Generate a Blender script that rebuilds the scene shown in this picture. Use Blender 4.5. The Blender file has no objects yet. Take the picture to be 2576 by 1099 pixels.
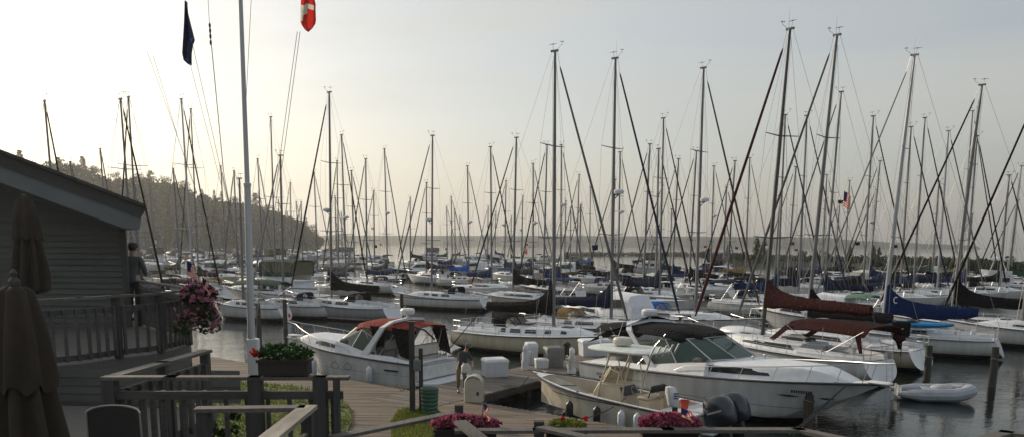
import bpy, math, random
from mathutils import Vector, Matrix, noise
random.seed(7)
R = math.radians
PI = math.pi
scene = bpy.context.scene
COL = scene.collection

# ------------------------------------------------------------------ camera model
W0, H0 = 2576.0, 1099.0          # layout units: width and height of the picture
FOC, PPU, PPV = 2100.0, 1288.0, 966.0
PITCH, ROLL, HC = R(9.6), R(0.45), 5.9

def ray(u, v):
    x = (u-PPU)/FOC; y = -(v-PPV)/FOC
    c, s = math.cos(ROLL), math.sin(ROLL)
    x, y = c*x-s*y, s*x+c*y
    cp, sp = math.cos(PITCH), math.sin(PITCH)
    return Vector((x, cp+y*sp, -sp+y*cp))
def P(u, v, z=0.0):
    d = ray(u, v); t = (z-HC)/d.z
    return Vector((d.x*t, d.y*t, z))
def Q(u, v, Y):
    d = ray(u, v); t = Y/d.y
    return Vector((d.x*t, Y, HC+d.z*t))

# ------------------------------------------------------------------ materials
MATS = {}
def nodes_of(name):
    m = bpy.data.materials.new(name); m.use_nodes = True
    nt = m.node_tree; b = nt.nodes['Principled BSDF']
    return m, nt, b
def mat(name, col, rough=0.5, metal=0.0, vary=0.15, scale=3.0, bump=0.0, bscale=40.0, stretch=(1,1,1), spec=0.5, detail=4, coat=0.0):
    if name in MATS: return MATS[name]
    m, nt, b = nodes_of(name)
    tc = nt.nodes.new('ShaderNodeTexCoord'); mp = nt.nodes.new('ShaderNodeMapping')
    mp.inputs['Scale'].default_value = stretch
    nt.links.new(tc.outputs['Object'], mp.inputs['Vector'])
    n = nt.nodes.new('ShaderNodeTexNoise'); n.inputs['Scale'].default_value = scale
    n.inputs['Detail'].default_value = detail; n.inputs['Roughness'].default_value = 0.65
    nt.links.new(mp.outputs[0], n.inputs['Vector'])
    r = nt.nodes.new('ShaderNodeValToRGB')
    r.color_ramp.elements[0].position = 0.3; r.color_ramp.elements[1].position = 0.7
    lo = [max(0, c*(1-vary)) for c in col]; hi = [min(1, c*(1+vary)) for c in col]
    r.color_ramp.elements[0].color = (*lo, 1); r.color_ramp.elements[1].color = (*hi, 1)
    nt.links.new(n.outputs['Fac'], r.inputs['Fac'])
    nt.links.new(r.outputs[0], b.inputs['Base Color'])
    b.inputs['Roughness'].default_value = rough; b.inputs['Metallic'].default_value = metal
    b.inputs['Specular IOR Level'].default_value = spec
    b.inputs['Coat Weight'].default_value = coat
    if bump > 0:
        n2 = nt.nodes.new('ShaderNodeTexNoise'); n2.inputs['Scale'].default_value = bscale
        n2.inputs['Detail'].default_value = 3
        nt.links.new(mp.outputs[0], n2.inputs['Vector'])
        bp = nt.nodes.new('ShaderNodeBump'); bp.inputs['Strength'].default_value = bump
        bp.inputs['Distance'].default_value = 0.02
        nt.links.new(n2.outputs['Fac'], bp.inputs['Height']); nt.links.new(bp.outputs[0], b.inputs['Normal'])
    MATS[name] = m
    return m

def hull_mat(name, col, stripe=(0.02,0.03,0.06), bottom=(0.03,0.02,0.02), s0=0.13, s1=0.26, rub=None, rough=0.22, line=None):
    """topsides over a boot stripe over bottom paint, keyed on the hull's own height"""
    if name in MATS: return MATS[name]
    m, nt, b = nodes_of(name)
    tc = nt.nodes.new('ShaderNodeTexCoord'); sp = nt.nodes.new('ShaderNodeSeparateXYZ')
    nt.links.new(tc.outputs['Object'], sp.inputs[0])
    mr = nt.nodes.new('ShaderNodeMapRange'); mr.inputs['From Min'].default_value = -1; mr.inputs['From Max'].default_value = 3
    nt.links.new(sp.outputs['Z'], mr.inputs['Value'])
    r = nt.nodes.new('ShaderNodeValToRGB'); r.color_ramp.interpolation = 'CONSTANT'
    def f(z): return (z+1)/4
    e = r.color_ramp.elements
    e[0].position = 0; e[0].color = (*bottom, 1)
    e[1].position = f(s0); e[1].color = (*stripe, 1)
    x = e.new(f(s1)); x.color = (col[0]*.80, col[1]*.74, col[2]*.60, 1)
    x = e.new(f(s1+.07)); x.color = (col[0]*.92, col[1]*.89, col[2]*.80, 1)
    x = e.new(f(s1+.16)); x.color = (*col, 1)
    if line:
        x = e.new(f(line[0])); x.color = (*line[2], 1)
        x = e.new(f(line[1])); x.color = (*col, 1)
    nt.links.new(mr.outputs[0], r.inputs['Fac'])
    n = nt.nodes.new('ShaderNodeTexNoise'); n.inputs['Scale'].default_value = 1.3; n.inputs['Detail'].default_value = 5
    mp = nt.nodes.new('ShaderNodeMapping'); mp.inputs['Scale'].default_value = (2.2, 2.2, 0.22)
    nt.links.new(tc.outputs['Object'], mp.inputs[0]); nt.links.new(mp.outputs[0], n.inputs['Vector'])
    r2 = nt.nodes.new('ShaderNodeValToRGB'); r2.color_ramp.elements[0].position = .35; r2.color_ramp.elements[1].position = .65
    r2.color_ramp.elements[0].color = (.82,.81,.78,1); r2.color_ramp.elements[1].color = (1,1,1,1)
    nt.links.new(n.outputs['Fac'], r2.inputs['Fac'])
    mx = nt.nodes.new('ShaderNodeMix'); mx.data_type = 'RGBA'; mx.blend_type = 'MULTIPLY'; mx.inputs['Factor'].default_value = 1
    nt.links.new(r.outputs[0], mx.inputs['A']); nt.links.new(r2.outputs[0], mx.inputs['B'])
    nt.links.new(mx.outputs['Result'], b.inputs['Base Color'])
    b.inputs['Roughness'].default_value = rough
    MATS[name] = m
    return m

def wood_mat(name, a, bcol, plank=0.0, axis='X', rough=0.8, gscale=(1,14,14)):
    if name in MATS: return MATS[name]
    m, nt, b = nodes_of(name)
    tc = nt.nodes.new('ShaderNodeTexCoord'); mp = nt.nodes.new('ShaderNodeMapping'); mp.inputs['Scale'].default_value = gscale
    nt.links.new(tc.outputs['Object'], mp.inputs[0])
    n = nt.nodes.new('ShaderNodeTexNoise'); n.inputs['Scale'].default_value = 1.4; n.inputs['Detail'].default_value = 6; n.inputs['Roughness'].default_value = .7
    nt.links.new(mp.outputs[0], n.inputs['Vector'])
    n3 = nt.nodes.new('ShaderNodeTexNoise'); n3.inputs['Scale'].default_value = .9; n3.inputs['Detail'].default_value = 3
    nt.links.new(tc.outputs['Object'], n3.inputs['Vector'])
    ad = nt.nodes.new('ShaderNodeMath'); ad.operation = 'ADD'
    nt.links.new(n.outputs['Fac'], ad.inputs[0]); nt.links.new(n3.outputs['Fac'], ad.inputs[1])
    ht = nt.nodes.new('ShaderNodeMath'); ht.operation = 'MULTIPLY'; ht.inputs[1].default_value = .5
    nt.links.new(ad.outputs[0], ht.inputs[0])
    r = nt.nodes.new('ShaderNodeValToRGB'); r.color_ramp.elements[0].position = .36; r.color_ramp.elements[1].position = .64
    r.color_ramp.elements[0].color = (*a, 1); r.color_ramp.elements[1].color = (*bcol, 1)
    nt.links.new(ht.outputs[0], r.inputs['Fac']); nt.links.new(r.outputs[0], b.inputs['Base Color'])
    bp = nt.nodes.new('ShaderNodeBump'); bp.inputs['Strength'].default_value = .5; bp.inputs['Distance'].default_value = .01
    nt.links.new(n.outputs['Fac'], bp.inputs['Height']); nt.links.new(bp.outputs[0], b.inputs['Normal'])
    b.inputs['Roughness'].default_value = rough
    MATS[name] = m
    return m

def glass_mat(name, col, opac=0.55, rough=0.04):
    if name in MATS: return MATS[name]
    m, nt, b = nodes_of(name)
    b.inputs['Base Color'].default_value = (*col, 1); b.inputs['Roughness'].default_value = rough
    tr = nt.nodes.new('ShaderNodeBsdfTransparent'); tr.inputs[0].default_value = (*[min(1, .5+c*2) for c in col], 1)
    mx = nt.nodes.new('ShaderNodeMixShader'); mx.inputs[0].default_value = opac
    out = nt.nodes['Material Output']
    nt.links.new(tr.outputs[0], mx.inputs[1]); nt.links.new(b.outputs[0], mx.inputs[2]); nt.links.new(mx.outputs[0], out.inputs['Surface'])
    MATS[name] = m
    return m

def leaf_mat(name, lo, hi, scale=2.0, trans=0.3):
    if name in MATS: return MATS[name]
    m, nt, b = nodes_of(name)
    tc = nt.nodes.new('ShaderNodeTexCoord')
    n = nt.nodes.new('ShaderNodeTexNoise'); n.inputs['Scale'].default_value = scale; n.inputs['Detail'].default_value = 5
    nt.links.new(tc.outputs['Object'], n.inputs['Vector'])
    r = nt.nodes.new('ShaderNodeValToRGB'); r.color_ramp.elements[0].position = .35; r.color_ramp.elements[1].position = .65
    r.color_ramp.elements[0].color = (*lo, 1); r.color_ramp.elements[1].color = (*hi, 1)
    nt.links.new(n.outputs['Fac'], r.inputs['Fac']); nt.links.new(r.outputs[0], b.inputs['Base Color'])
    b.inputs['Roughness'].default_value = .8; b.inputs['Specular IOR Level'].default_value = .12
    t = nt.nodes.new('ShaderNodeBsdfTranslucent'); nt.links.new(r.outputs[0], t.inputs[0])
    mx = nt.nodes.new('ShaderNodeMixShader'); mx.inputs[0].default_value = trans
    out = nt.nodes['Material Output']
    nt.links.new(b.outputs[0], mx.inputs[1]); nt.links.new(t.outputs[0], mx.inputs[2]); nt.links.new(mx.outputs[0], out.inputs['Surface'])
    MATS[name] = m
    return m

WHITE = mat('gelcoat_white', (.71,.725,.75), .25, vary=.07, scale=1.5)
DECKW = mat('deck_white', (.69,.71,.74), .5, vary=.09, scale=4, bump=.1, bscale=60)
CREAM = mat('gelcoat_cream', (.62,.56,.44), .3, vary=.08, scale=1.5)
TANDK = mat('deck_tan', (.42,.36,.27), .6, vary=.15, scale=3)
GREYG = mat('gelcoat_grey', (.30,.31,.33), .35, vary=.1)
ALU = mat('mast_aluminium', (.17,.17,.18), .45, .3, vary=.12, scale=1.2, stretch=(6,6,.6))
ALUW = mat('mast_white_paint', (.40,.40,.43), .4, vary=.1, scale=1.2, stretch=(6,6,.6))
ALUD = mat('mast_dark', (.07,.07,.075), .4, .3, vary=.12, scale=1.2, stretch=(6,6,.6))
STEEL = mat('stainless_steel', (.52,.52,.52), .36, .9, vary=.05)
WIRE = mat('rigging_wire', (.22,.22,.22), .4, .5, vary=.05)
BLACKP = mat('black_plastic', (.018,.018,.02), .4, vary=.2)
RUBBER = mat('rubber_black', (.02,.02,.022), .7, vary=.2)
DARKWIN = mat('window_tint', (.012,.014,.016), .08, vary=.1)
CV = {
 'red': mat('canvas_red', (.22,.035,.022), .85, vary=.22, scale=4, bump=.5, bscale=9),
 'darkred': mat('canvas_maroon', (.032,.005,.005), .85, vary=.22, scale=4, bump=.5, bscale=9),
 'blue': mat('canvas_blue', (.008,.022,.085), .85, vary=.25, scale=4, bump=.5, bscale=9),
 'brightblue': mat('canvas_bright_blue', (.015,.10,.42), .85, vary=.25, scale=4, bump=.5, bscale=9),
 'navy': mat('canvas_navy', (.009,.014,.04), .85, vary=.25, scale=4, bump=.5, bscale=9),
 'black': mat('canvas_black', (.006,.006,.007), .85, vary=.3, scale=4, bump=.5, bscale=9),
 'green': mat('canvas_green', (.02,.06,.035), .85, vary=.25, scale=4, bump=.5, bscale=9),
 'palegreen': mat('canvas_pale_green', (.13,.22,.17), .85, vary=.2, scale=4, bump=.5, bscale=9),
 'tan': mat('canvas_tan', (.26,.16,.07), .85, vary=.2, scale=4, bump=.5, bscale=9),
 'grey': mat('canvas_grey', (.20,.20,.20), .85, vary=.2, scale=4, bump=.5, bscale=9),
 'white': mat('canvas_white', (.55,.55,.53), .85, vary=.15, scale=4, bump=.5, bscale=9),
}
for _k in CV:
    CV[_k].node_tree.nodes['Principled BSDF'].inputs['Specular IOR Level'].default_value = .15
    for _n in CV[_k].node_tree.nodes:
        if _n.type == 'BUMP': _n.inputs['Distance'].default_value = .10; _n.inputs['Strength'].default_value = .7
HULL = {
 'white': hull_mat('hull_white', (.53,.54,.545)),
 'whiter': hull_mat('hull_white_red_boot', (.54,.53,.50), (.18,.02,.02), (.03,.03,.05)),
 'whitel': hull_mat('hull_white_cove_line', (.53,.53,.52), (.02,.03,.06), (.04,.02,.02), line=(.92,.97,(.03,.04,.10))),
 'cream': hull_mat('hull_cream', (.46,.42,.33), (.03,.03,.04), (.03,.02,.02)),
 'grey': hull_mat('hull_grey', (.27,.28,.30), (.5,.5,.5), (.03,.02,.02)),
 'navy': hull_mat('hull_navy', (.012,.018,.05), (.5,.5,.5), (.04,.02,.02), rough=.12),
 'black': hull_mat('hull_black', (.014,.014,.016), (.3,.3,.3), (.03,.02,.02), rough=.12),
 'green': hull_mat('hull_green', (.015,.05,.035), (.5,.5,.5), (.04,.02,.02), rough=.15),
}
RAILW = wood_mat('weathered_rail_wood', (.038,.036,.034), (.095,.09,.082), gscale=(2,2,16))
RAILX = wood_mat('weathered_cap_wood', (.055,.052,.046), (.155,.14,.125), gscale=(16,2,16))
POSTW = wood_mat('dark_post_wood', (.03,.029,.028), (.075,.07,.066), gscale=(14,14,1.2))
PILEW = wood_mat('pile_wood', (.03,.027,.023), (.085,.075,.062), gscale=(14,14,1.2))
PLANK = wood_mat('boardwalk_wood', (.13,.10,.08), (.30,.25,.20), gscale=(1.5,12,12))
SIDING = mat('blue_grey_siding', (.088,.09,.08), .75, vary=.18, scale=1.5, bump=.3, bscale=30, stretch=(.5,1,4))
FASCIA = mat('fascia_paint', (.055,.056,.05), .75, vary=.18, scale=1.5, bump=.3, bscale=30)
SHINGLE = mat('roof_shingles', (.05,.047,.044), .9, vary=.35, scale=9, bump=.8, bscale=20)
UMBR = mat('umbrella_cloth', (.036,.026,.018), .9, vary=.25, scale=2, bump=.6, bscale=7)

# ------------------------------------------------------------------ mesh helper
class MB:
    def __init__(s): s.v = []; s.f = []; s.mi = []; s.cur = 0
    def add(s, vs, fs):
        o = len(s.v); s.v += [tuple(x) for x in vs]; s.f += [tuple(i+o for i in f) for f in fs]; s.mi += [s.cur]*len(fs); return s
    def box(s, c, d, rz=0.0, m=None, taper=1.0):
        hx, hy, hz = d[0]/2, d[1]/2, d[2]/2
        vs = []
        for z in (-1, 1):
            k = taper if z > 0 else 1
            for x, y in ((-1,-1),(1,-1),(1,1),(-1,1)):
                vs.append(Vector((x*hx*k, y*hy*k, z*hz)))
        if m is None: m = Matrix.Rotation(rz, 3, 'Z')
        c = Vector(c); vs = [m @ q + c for q in vs]
        return s.add(vs, [(3,2,1,0),(4,5,6,7),(0,1,5,4),(1,2,6,5),(2,3,7,6),(3,0,4,7)])
    def bbox(s, c, d, b=0.02, rz=0.0):
        """box with bevelled edges (stacked rings)"""
        hx, hy, hz = d[0]/2, d[1]/2, d[2]/2
        b = min(b, hx*.9, hy*.9, hz*.9)
        def ring(ix, z):
            x, y = hx-ix, hy-ix; k = b*.9
            return [Vector(p) for p in ((-x+k,-y,z),(x-k,-y,z),(x,-y+k,z),(x,y-k,z),(x-k,y,z),(-x+k,y,z),(-x,y-k,z),(-x,-y+k,z))]
        m = Matrix.Rotation(rz, 3, 'Z'); c = Vector(c)
        rs = [[m@p+c for p in ring(i, z)] for i, z in ((b,-hz),(0,-hz+b),(0,hz-b),(b,hz))]
        return s.loft(rs, True, True)
    def loft(s, rings, closed=True, caps=False):
        n = len(rings[0]); o = len(s.v)
        for r in rings: s.v += [tuple(x) for x in r]
        fs = []
        for i in range(len(rings)-1):
            for j in range(n if closed else n-1):
                k = (j+1) % n
                fs.append((o+i*n+j, o+i*n+k, o+(i+1)*n+k, o+(i+1)*n+j))
        if caps:
            fs.append(tuple(o+j for j in reversed(range(n)))); fs.append(tuple(o+(len(rings)-1)*n+j for j in range(n)))
        s.f += fs; s.mi += [s.cur]*len(fs)
        return s
    def tube(s, pts, r, n=6, caps=True, flat=1.0):
        pts = [Vector(p) for p in pts]
        if not isinstance(r, (list, tuple)): r = [r]*len(pts)
        rings = []; prev = None
        for i, p in enumerate(pts):
            a = pts[max(0, i-1)]; b = pts[min(len(pts)-1, i+1)]
            t = (b-a).normalized() if (b-a).length > 1e-9 else Vector((0,0,1))
            if prev is None:
                up = Vector((0,0,1)) if abs(t.z) < .9 else Vector((1,0,0))
                x = t.cross(up).normalized()
            else:
                x = (prev - t*prev.dot(t)).normalized()
            prev = x; y = t.cross(x)
            rings.append([p + x*math.cos(2*PI*k/n)*r[i] + y*math.sin(2*PI*k/n)*r[i]*flat for k in range(n)])
        return s.loft(rings, True, caps)
    def lathe(s, prof, c=(0,0,0), n=16, axis='Z'):
        c = Vector(c); rings = []
        for r, z in prof:
            rg = []
            for k in range(n):
                a = 2*PI*k/n
                q = Vector((r*math.cos(a), r*math.sin(a), z))
                if axis == 'X': q = Vector((q.z, q.x, q.y))
                if axis == 'Y': q = Vector((q.y, q.z, q.x))
                rg.append(c+q)
            rings.append(rg)
        return s.loft(rings, True, True)
    def ell(s, c, r, n=12, m=8):
        prof = []
        rings = []
        for i in range(m+1):
            t = PI*(i+.001)/(m+.002)
            rings.append([Vector(c)+Vector((r[0]*math.sin(t)*math.cos(2*PI*k/n), r[1]*math.sin(t)*math.sin(2*PI*k/n), -r[2]*math.cos(t))) for k in range(n)])
        return s.loft(rings, True, True)
    def prism(s, poly, z0, z1):
        n = len(poly)
        vs = [(x, y, z0) for x, y in poly]+[(x, y, z1) for x, y in poly]
        fs = [tuple(reversed(range(n))), tuple(range(n, 2*n))]+[(i, (i+1) % n, n+(i+1) % n, n+i) for i in range(n)]
        return s.add(vs, fs)
    def quad(s, a, b, c, d): return s.add([a, b, c, d], [(0,1,2,3)])
    def slab(s, a, b, c, d, th):
        a, b, c, d = map(Vector, (a, b, c, d)); n = (b-a).cross(d-a).normalized()*th/2
        vs = [a-n, b-n, c-n, d-n, a+n, b+n, c+n, d+n]
        return s.add(vs, [(3,2,1,0),(4,5,6,7),(0,1,5,4),(1,2,6,5),(2,3,7,6),(3,0,4,7)])
    SPLIT = {'side_curtain','clear_panel','hatch','spreader','winch','coaming','handrail','hull_vent','cushion','rod_holder','cockpit_coaming','rub_rail','toe_rail','seat'}
    def islands(s):
        par = list(range(len(s.v)))
        def fd(a):
            while par[a] != a: par[a] = par[par[a]]; a = par[a]
            return a
        for f in s.f:
            r = fd(f[0])
            for i in f[1:]: par[fd(i)] = r
        gr = {}
        for f in s.f: gr.setdefault(fd(f[0]), []).append(f)
        return list(gr.values())
    def build(s, name, m, parent=None, smooth=True, ang=35, loc=None):
        if name in s.SPLIT:
            gs = s.islands()
            if 1 < len(gs) <= 12:
                first = None
                for g in gs:
                    q = MB(); ids = sorted({i for f in g for i in f}); mp = {a: k for k, a in enumerate(ids)}
                    q.add([s.v[i] for i in ids], [tuple(mp[i] for i in f) for f in g])
                    o = q.build_(name, m, parent, smooth, ang, loc); first = first or o
                return first
        return s.build_(name, m, parent, smooth, ang, loc)
    def build_(s, name, m, parent=None, smooth=True, ang=35, loc=None):
        me = bpy.data.meshes.new(name); me.from_pydata(s.v, [], s.f)
        if not isinstance(m, (list, tuple)): m = [m]
        for x in m: me.materials.append(x)
        if len(m) > 1: me.polygons.foreach_set('material_index', s.mi)
        if smooth:
            me.polygons.foreach_set('use_smooth', [True]*len(me.polygons))
            me.set_sharp_from_angle(angle=R(ang))
        me.update()
        o = bpy.data.objects.new(name, me); COL.objects.link(o)
        if parent is not None: o.parent = parent
        if loc is not None: o.location = loc
        return o

def tag(o, label=None, cat=None, group=None, kind=None):
    if label: o['label'] = label
    if cat: o['category'] = cat
    if group: o['group'] = group
    if kind: o['kind'] = kind
    return o
def thing(name, label, cat, loc=(0,0,0), rz=0.0, group=None, scale=1.0):
    o = bpy.data.objects.new(name, None); COL.objects.link(o); o.empty_display_size = .3
    o.location = loc; o.rotation_euler = (0,0,rz); o.scale = (scale,)*3
    return tag(o, label, cat, group)
def structure(o): o['kind'] = 'structure'; return o
def copy_tree(o, parent=None):
    c = o.copy(); COL.objects.link(c)
    if parent is not None: c.parent = parent
    for ch in o.children: copy_tree(ch, c)
    return c
def interp(tab, x):
    if x <= tab[0][0]: return tab[0][1]
    for (a, p), (b, q) in zip(tab, tab[1:]):
        if x <= b: return p+(q-p)*(x-a)/(b-a)
    return tab[-1][1]
# ------------------------------------------------------------------ boats: shared hull and rig code
def ssec(kind, b, zk, zs, t, n=6):
    """half section from keel to sheer"""
    pts = []
    if kind == 'sail':
        for i in range(n+1):
            s = i/n
            y = b*(1-(1-s)**2.6)**.75 if s < 1 else b
            pts.append((y*(1-.04*(s**4)), zk+(zs-zk)*(s**1.35)))
    else:
        cz = interp([(0,.02),(.5,.06),(.8,.32),(1,zs*.8)], t)
        cz = max(cz, zk+.02)
        cw = interp([(0,.93),(.5,.90),(.8,.72),(.95,.5),(1,.4)], t)
        pts = [(0, zk), (b*cw*.5, zk+(cz-zk)*.62), (b*cw, cz), (b*cw*1.03, cz+.03)]
        for s in (.35, .7, 1):
            f = s**(1.0+1.2*max(0, t-.4))
            pts.append((b*cw+(b-b*cw)*f, cz+.03+(zs-cz-.03)*s))
    return pts
def make_plan(L, B, kind, fs=.72, zs0=1.05, zs1=1.35, full=2.2, mid=.42):
    def beam(t):
        if t > mid: return max(.015, B/2*(1-((t-mid)/(1-mid))**full))
        return B/2*(1-(1-fs)*((mid-t)/mid)**2)
    def sheer(t):
        if kind == 'sail': return zs0+(zs1-zs0)*t**1.6-.10*math.sin(PI*min(1, t*1.05))*.8
        return zs0+(zs1-zs0)*t**1.5
    def keel(t):
        if kind == 'sail':
            z = -.42
            if t < .3: z = -.42+.52*((.3-t)/.3)**1.5
            if t > .84: z = -.42+(sheer(1)+.38)*((t-.84)/.16)**1.35
            return z
        z = -.35
        if t > .78: z = -.35+(sheer(1)+.25)*((t-.78)/.22)**1.7
        return z
    return beam, sheer, keel

def hull_parts(root, L, B, kind, hm, dm, fs=.72, zs0=1.05, zs1=1.35, rake=.0, full=2.2, well=None, rub=None, near=True, trans=None, bowrake=0.0, wellm=None):
    beam, sheer, keel = make_plan(L, B, kind, fs, zs0, zs1, full)
    ts = [0,.05,.12,.2,.3,.42,.54,.64,.73,.81,.87,.915,.95,.975,.99,1] if near else [0,.1,.25,.42,.6,.75,.87,.95,1]
    if well: ts = sorted(set([t for t in ts if abs(t-well[0]) > .02 and abs(t-well[1]) > .02]+[well[0], well[1]]))
    def X(t, z):
        x = L*t
        if t < .12: x += rake*z*(1-t/.12)
        if t > .7: x += bowrake*(z-sheer(1))*((t-.7)/.3)
        return x
    mb = MB(); rings = []
    for t in ts:
        h = ssec(kind, beam(t), keel(t), sheer(t), t)
        rg = [(X(t, z), y, z) for y, z in reversed(h)]+[(X(t, z), -y, z) for y, z in h[1:]]
        rings.append(rg)
    mb.loft(rings, False)
    if not trans: mb.add(rings[0], [tuple(range(len(rings[0])))])
    mb.build('hull', hm, root, ang=40)
    if trans:
        t = MB(); q = [Vector(p)+Vector((-.004,0,0)) for p in rings[0]]
        t.add(q, [tuple(range(len(q)))]); t.build('transom', trans, root, smooth=False)
    # deck with optional well
    d = MB(); eps = .015
    def dk(t, yf): b = beam(t); z = sheer(t); return Vector((X(t, z), b*yf, z-eps+.05*(1-yf*yf)))
    for a, b in zip(ts, ts[1:]):
        inw = well and a >= well[0]-1e-6 and b <= well[1]+1e-6
        wf = well[2] if well else .6
        for y0, y1 in ((-1, -wf), (wf, 1)): d.quad(dk(a, y0), dk(b, y0), dk(b, y1), dk(a, y1))
        if not inw: d.quad(dk(a, -wf), dk(b, -wf), dk(b, 0), dk(a, 0)); d.quad(dk(a, 0), dk(b, 0), dk(b, wf), dk(a, wf))
    d.build('deck', dm, root, ang=30)
    if well:
        w = MB(); wf = well[2]; zf = well[3]
        tt = [t for t in ts if well[0]-1e-6 <= t <= well[1]+1e-6]
        def lo(t, yf): p = dk(t, yf); return Vector((p.x, p.y, zf))
        for a, b in zip(tt, tt[1:]):
            w.quad(lo(a, -wf), lo(b, -wf), lo(b, wf), lo(a, wf))
            w.quad(dk(a, -wf), dk(b, -wf), lo(b, -wf), lo(a, -wf)); w.quad(lo(a, wf), lo(b, wf), dk(b, wf), dk(a, wf))
        for t in (tt[0], tt[-1]): w.quad(lo(t, -wf), lo(t, wf), dk(t, wf), dk(t, -wf))
        w.build('cockpit', wellm or dm, root, smooth=False)
    if rub is not None:
        r = MB()
        for sg in (-1, 1):
            r.tube([(X(t, sheer(t)), sg*(beam(t)+.008), sheer(t)-.01) for t in ts], .028 if kind == 'sail' else .04, 5)
        r.build('toe_rail' if kind == 'sail' else 'rub_rail', rub, root)
    return beam, sheer, X

def trunk(root, L, beam, sheer, t0, t1, wf, h, m, name='cabin', wins=(), taper=.25, aftw=1.0, steps=8, winh=(.35,.8), hpow=2.0, z0=0.03, winmat=None):
    """coachroof lofted along the boat; wins = [(ta,tb),...] fractions of its length, built as separate panes both sides"""
    def st(t):
        k = (t-t0)/(t1-t0)
        w = beam(t)*wf*(1-.25*max(0, k-.4))
        hh = h*(1-taper*k-(1-taper)*max(0, k-.72)**1.3/(.28**1.3)*.92)
        zb = sheer(t)+z0
        return w, hh, zb
    rings = []
    for i in range(steps+1):
        t = t0+(t1-t0)*i/steps
        w, hh, zb = st(t); x = L*t
        sec = [(w, 0), (w*.93, hh*.75), (w*.85, hh*.96), (w*.45, hh*1.08), (0, hh*1.12)]
        rings.append([(x, y, zb+z-.03) for y, z in sec]+[(x, -y, zb+z-.03) for y, z in reversed(sec[:-1])])
    mb = MB(); mb.loft(rings, False); mb.add(rings[0], [tuple(range(len(rings[0])))]); mb.add(rings[-1], [tuple(reversed(range(len(rings[-1]))))])
    o = mb.build(name, m, root, ang=32)
    for sg in (-1, 1):
        for a, b in wins:
            wb = MB(); N = 4 if (b-a) > .2 else 2
            lo, hi = [], []
            for i in range(N+1):
                k = a+(b-a)*i/N; t = t0+(t1-t0)*k; w, hh, zb = st(t); x = L*t
                for f, lst in ((winh[0], lo), (winh[1], hi)):
                    y = w-(w*.07)*(f/.75) if f <= .75 else w*.93-(w*.08)*((f-.75)/.21)
                    ins = .03*(b-a)*L if f == winh[1] else 0
                    xx = x+(ins*(1-2*i/N))
                    lst.append(Vector((xx, sg*(y+.012), zb+hh*f-.03)))
            for i in range(N):
                q = (lo[i], lo[i+1], hi[i+1], hi[i]); wb.slab(*q, .012)
            wb.build('window', winmat or DARKWIN, o, smooth=False)
    return o, st

def rails(root, L, beam, sheer, X, t0=.05, t1=.93, h=.6, n=6, pulpit=True, pushpit=True, two=True, r=.012):
    mb = MB()
    for sg in (-1, 1):
        ts = [t0+(t1-t0)*i/(n-1) for i in range(n)]
        for t in ts:
            x = X(t, sheer(t)); y = sg*beam(t)*.95
            mb.tube([(x, y, sheer(t)), (x, y, sheer(t)+h)], r*1.1, 5)
        for k in ((1.0, .5) if two else (1.0,)):
            tt = [t0+(t1-t0)*i/(3*n) for i in range(3*n+1)]
            mb.tube([(X(t, sheer(t)), sg*beam(t)*.95, sheer(t)+h*k) for t in tt], r*.55, 4)
    mb.build('lifeline', STEEL, root)
    if pulpit:
        p = MB(); z = sheer(1)
        tip = X(1, z)
        pts = []
        for t in (.90, .95, .99):
            pts.append((X(t, z), beam(t)*.95+.04, sheer(t)+h))
        pts = pts+[(tip+.15, 0, z+h*1.05)]+[(a, -b, c) for a, b, c in reversed(pts)]
        p.tube(pts, r*1.4, 6)
        for q in (pts[0], pts[2], pts[-3], pts[-1]): p.tube([q, (q[0]-.05, q[1]*.8, z)], r*1.2, 5)
        p.build('pulpit', STEEL, root)
    if pushpit:
        p = MB(); z = sheer(0)
        x0 = X(0, z)+.05; b = beam(0)*.95
        for k in (1, .5):
            p.tube([(X(.1, z), beam(.1)*.95, z+h*k), (x0, b, z+h*k), (x0-.03, b*.5, z+h*k), (x0-.03, -b*.5, z+h*k), (x0, -b, z+h*k), (X(.1, z), -beam(.1)*.95, z+h*k)], r*1.3, 6)
        for y in (b, b*.5, -b*.5, -b): p.tube([(x0-.01, y, z), (x0-.01, y, z+h)], r*1.2, 5)
        p.build('pushpit', STEEL, root)

def sail_cover(root, xm, zb, lb, cm, style='tall', name='sail_cover', hgt=1.0, sag=0.0, logo=False):
    """flaked mainsail under its canvas: tall against the mast, thin at the boom end"""
    rings = []
    N = 14
    for i in range(N+1):
        k = i/N
        x = xm-.05-lb*k
        if style == 'tall': top = .30+.95*hgt*math.exp(-k*8)+.16*(1-k)
        elif style == 'flat': top = .24+.25*hgt*math.exp(-k*6)
        else: top = .36+.60*hgt*math.exp(-k*4)+.05*math.sin(k*19)
        w = .16+.06*math.sin(k*PI)+.05*math.exp(-k*5)
        dn = -.20-.04*math.sin(k*23)-sag*math.sin(k*PI)*(1-.0*k)
        zc = zb
        sec = []
        for j in range(10):
            a = 2*PI*j/10
            yy = w*math.cos(a)*(1 if math.sin(a) < .2 else .7)
            zz = (top if math.sin(a) > 0 else -dn)*abs(math.sin(a))*(1 if math.sin(a) > 0 else -1)
            sec.append((x+.015*math.sin(7*a+k*30), yy+.012*math.sin(k*31+j), zc+zz+.012*math.sin(k*41+j*2)))
        rings.append(sec)
    mb = MB(); mb.loft(rings, True, True)
    o = mb.build(name, cm, root, ang=60)
    return o

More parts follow.
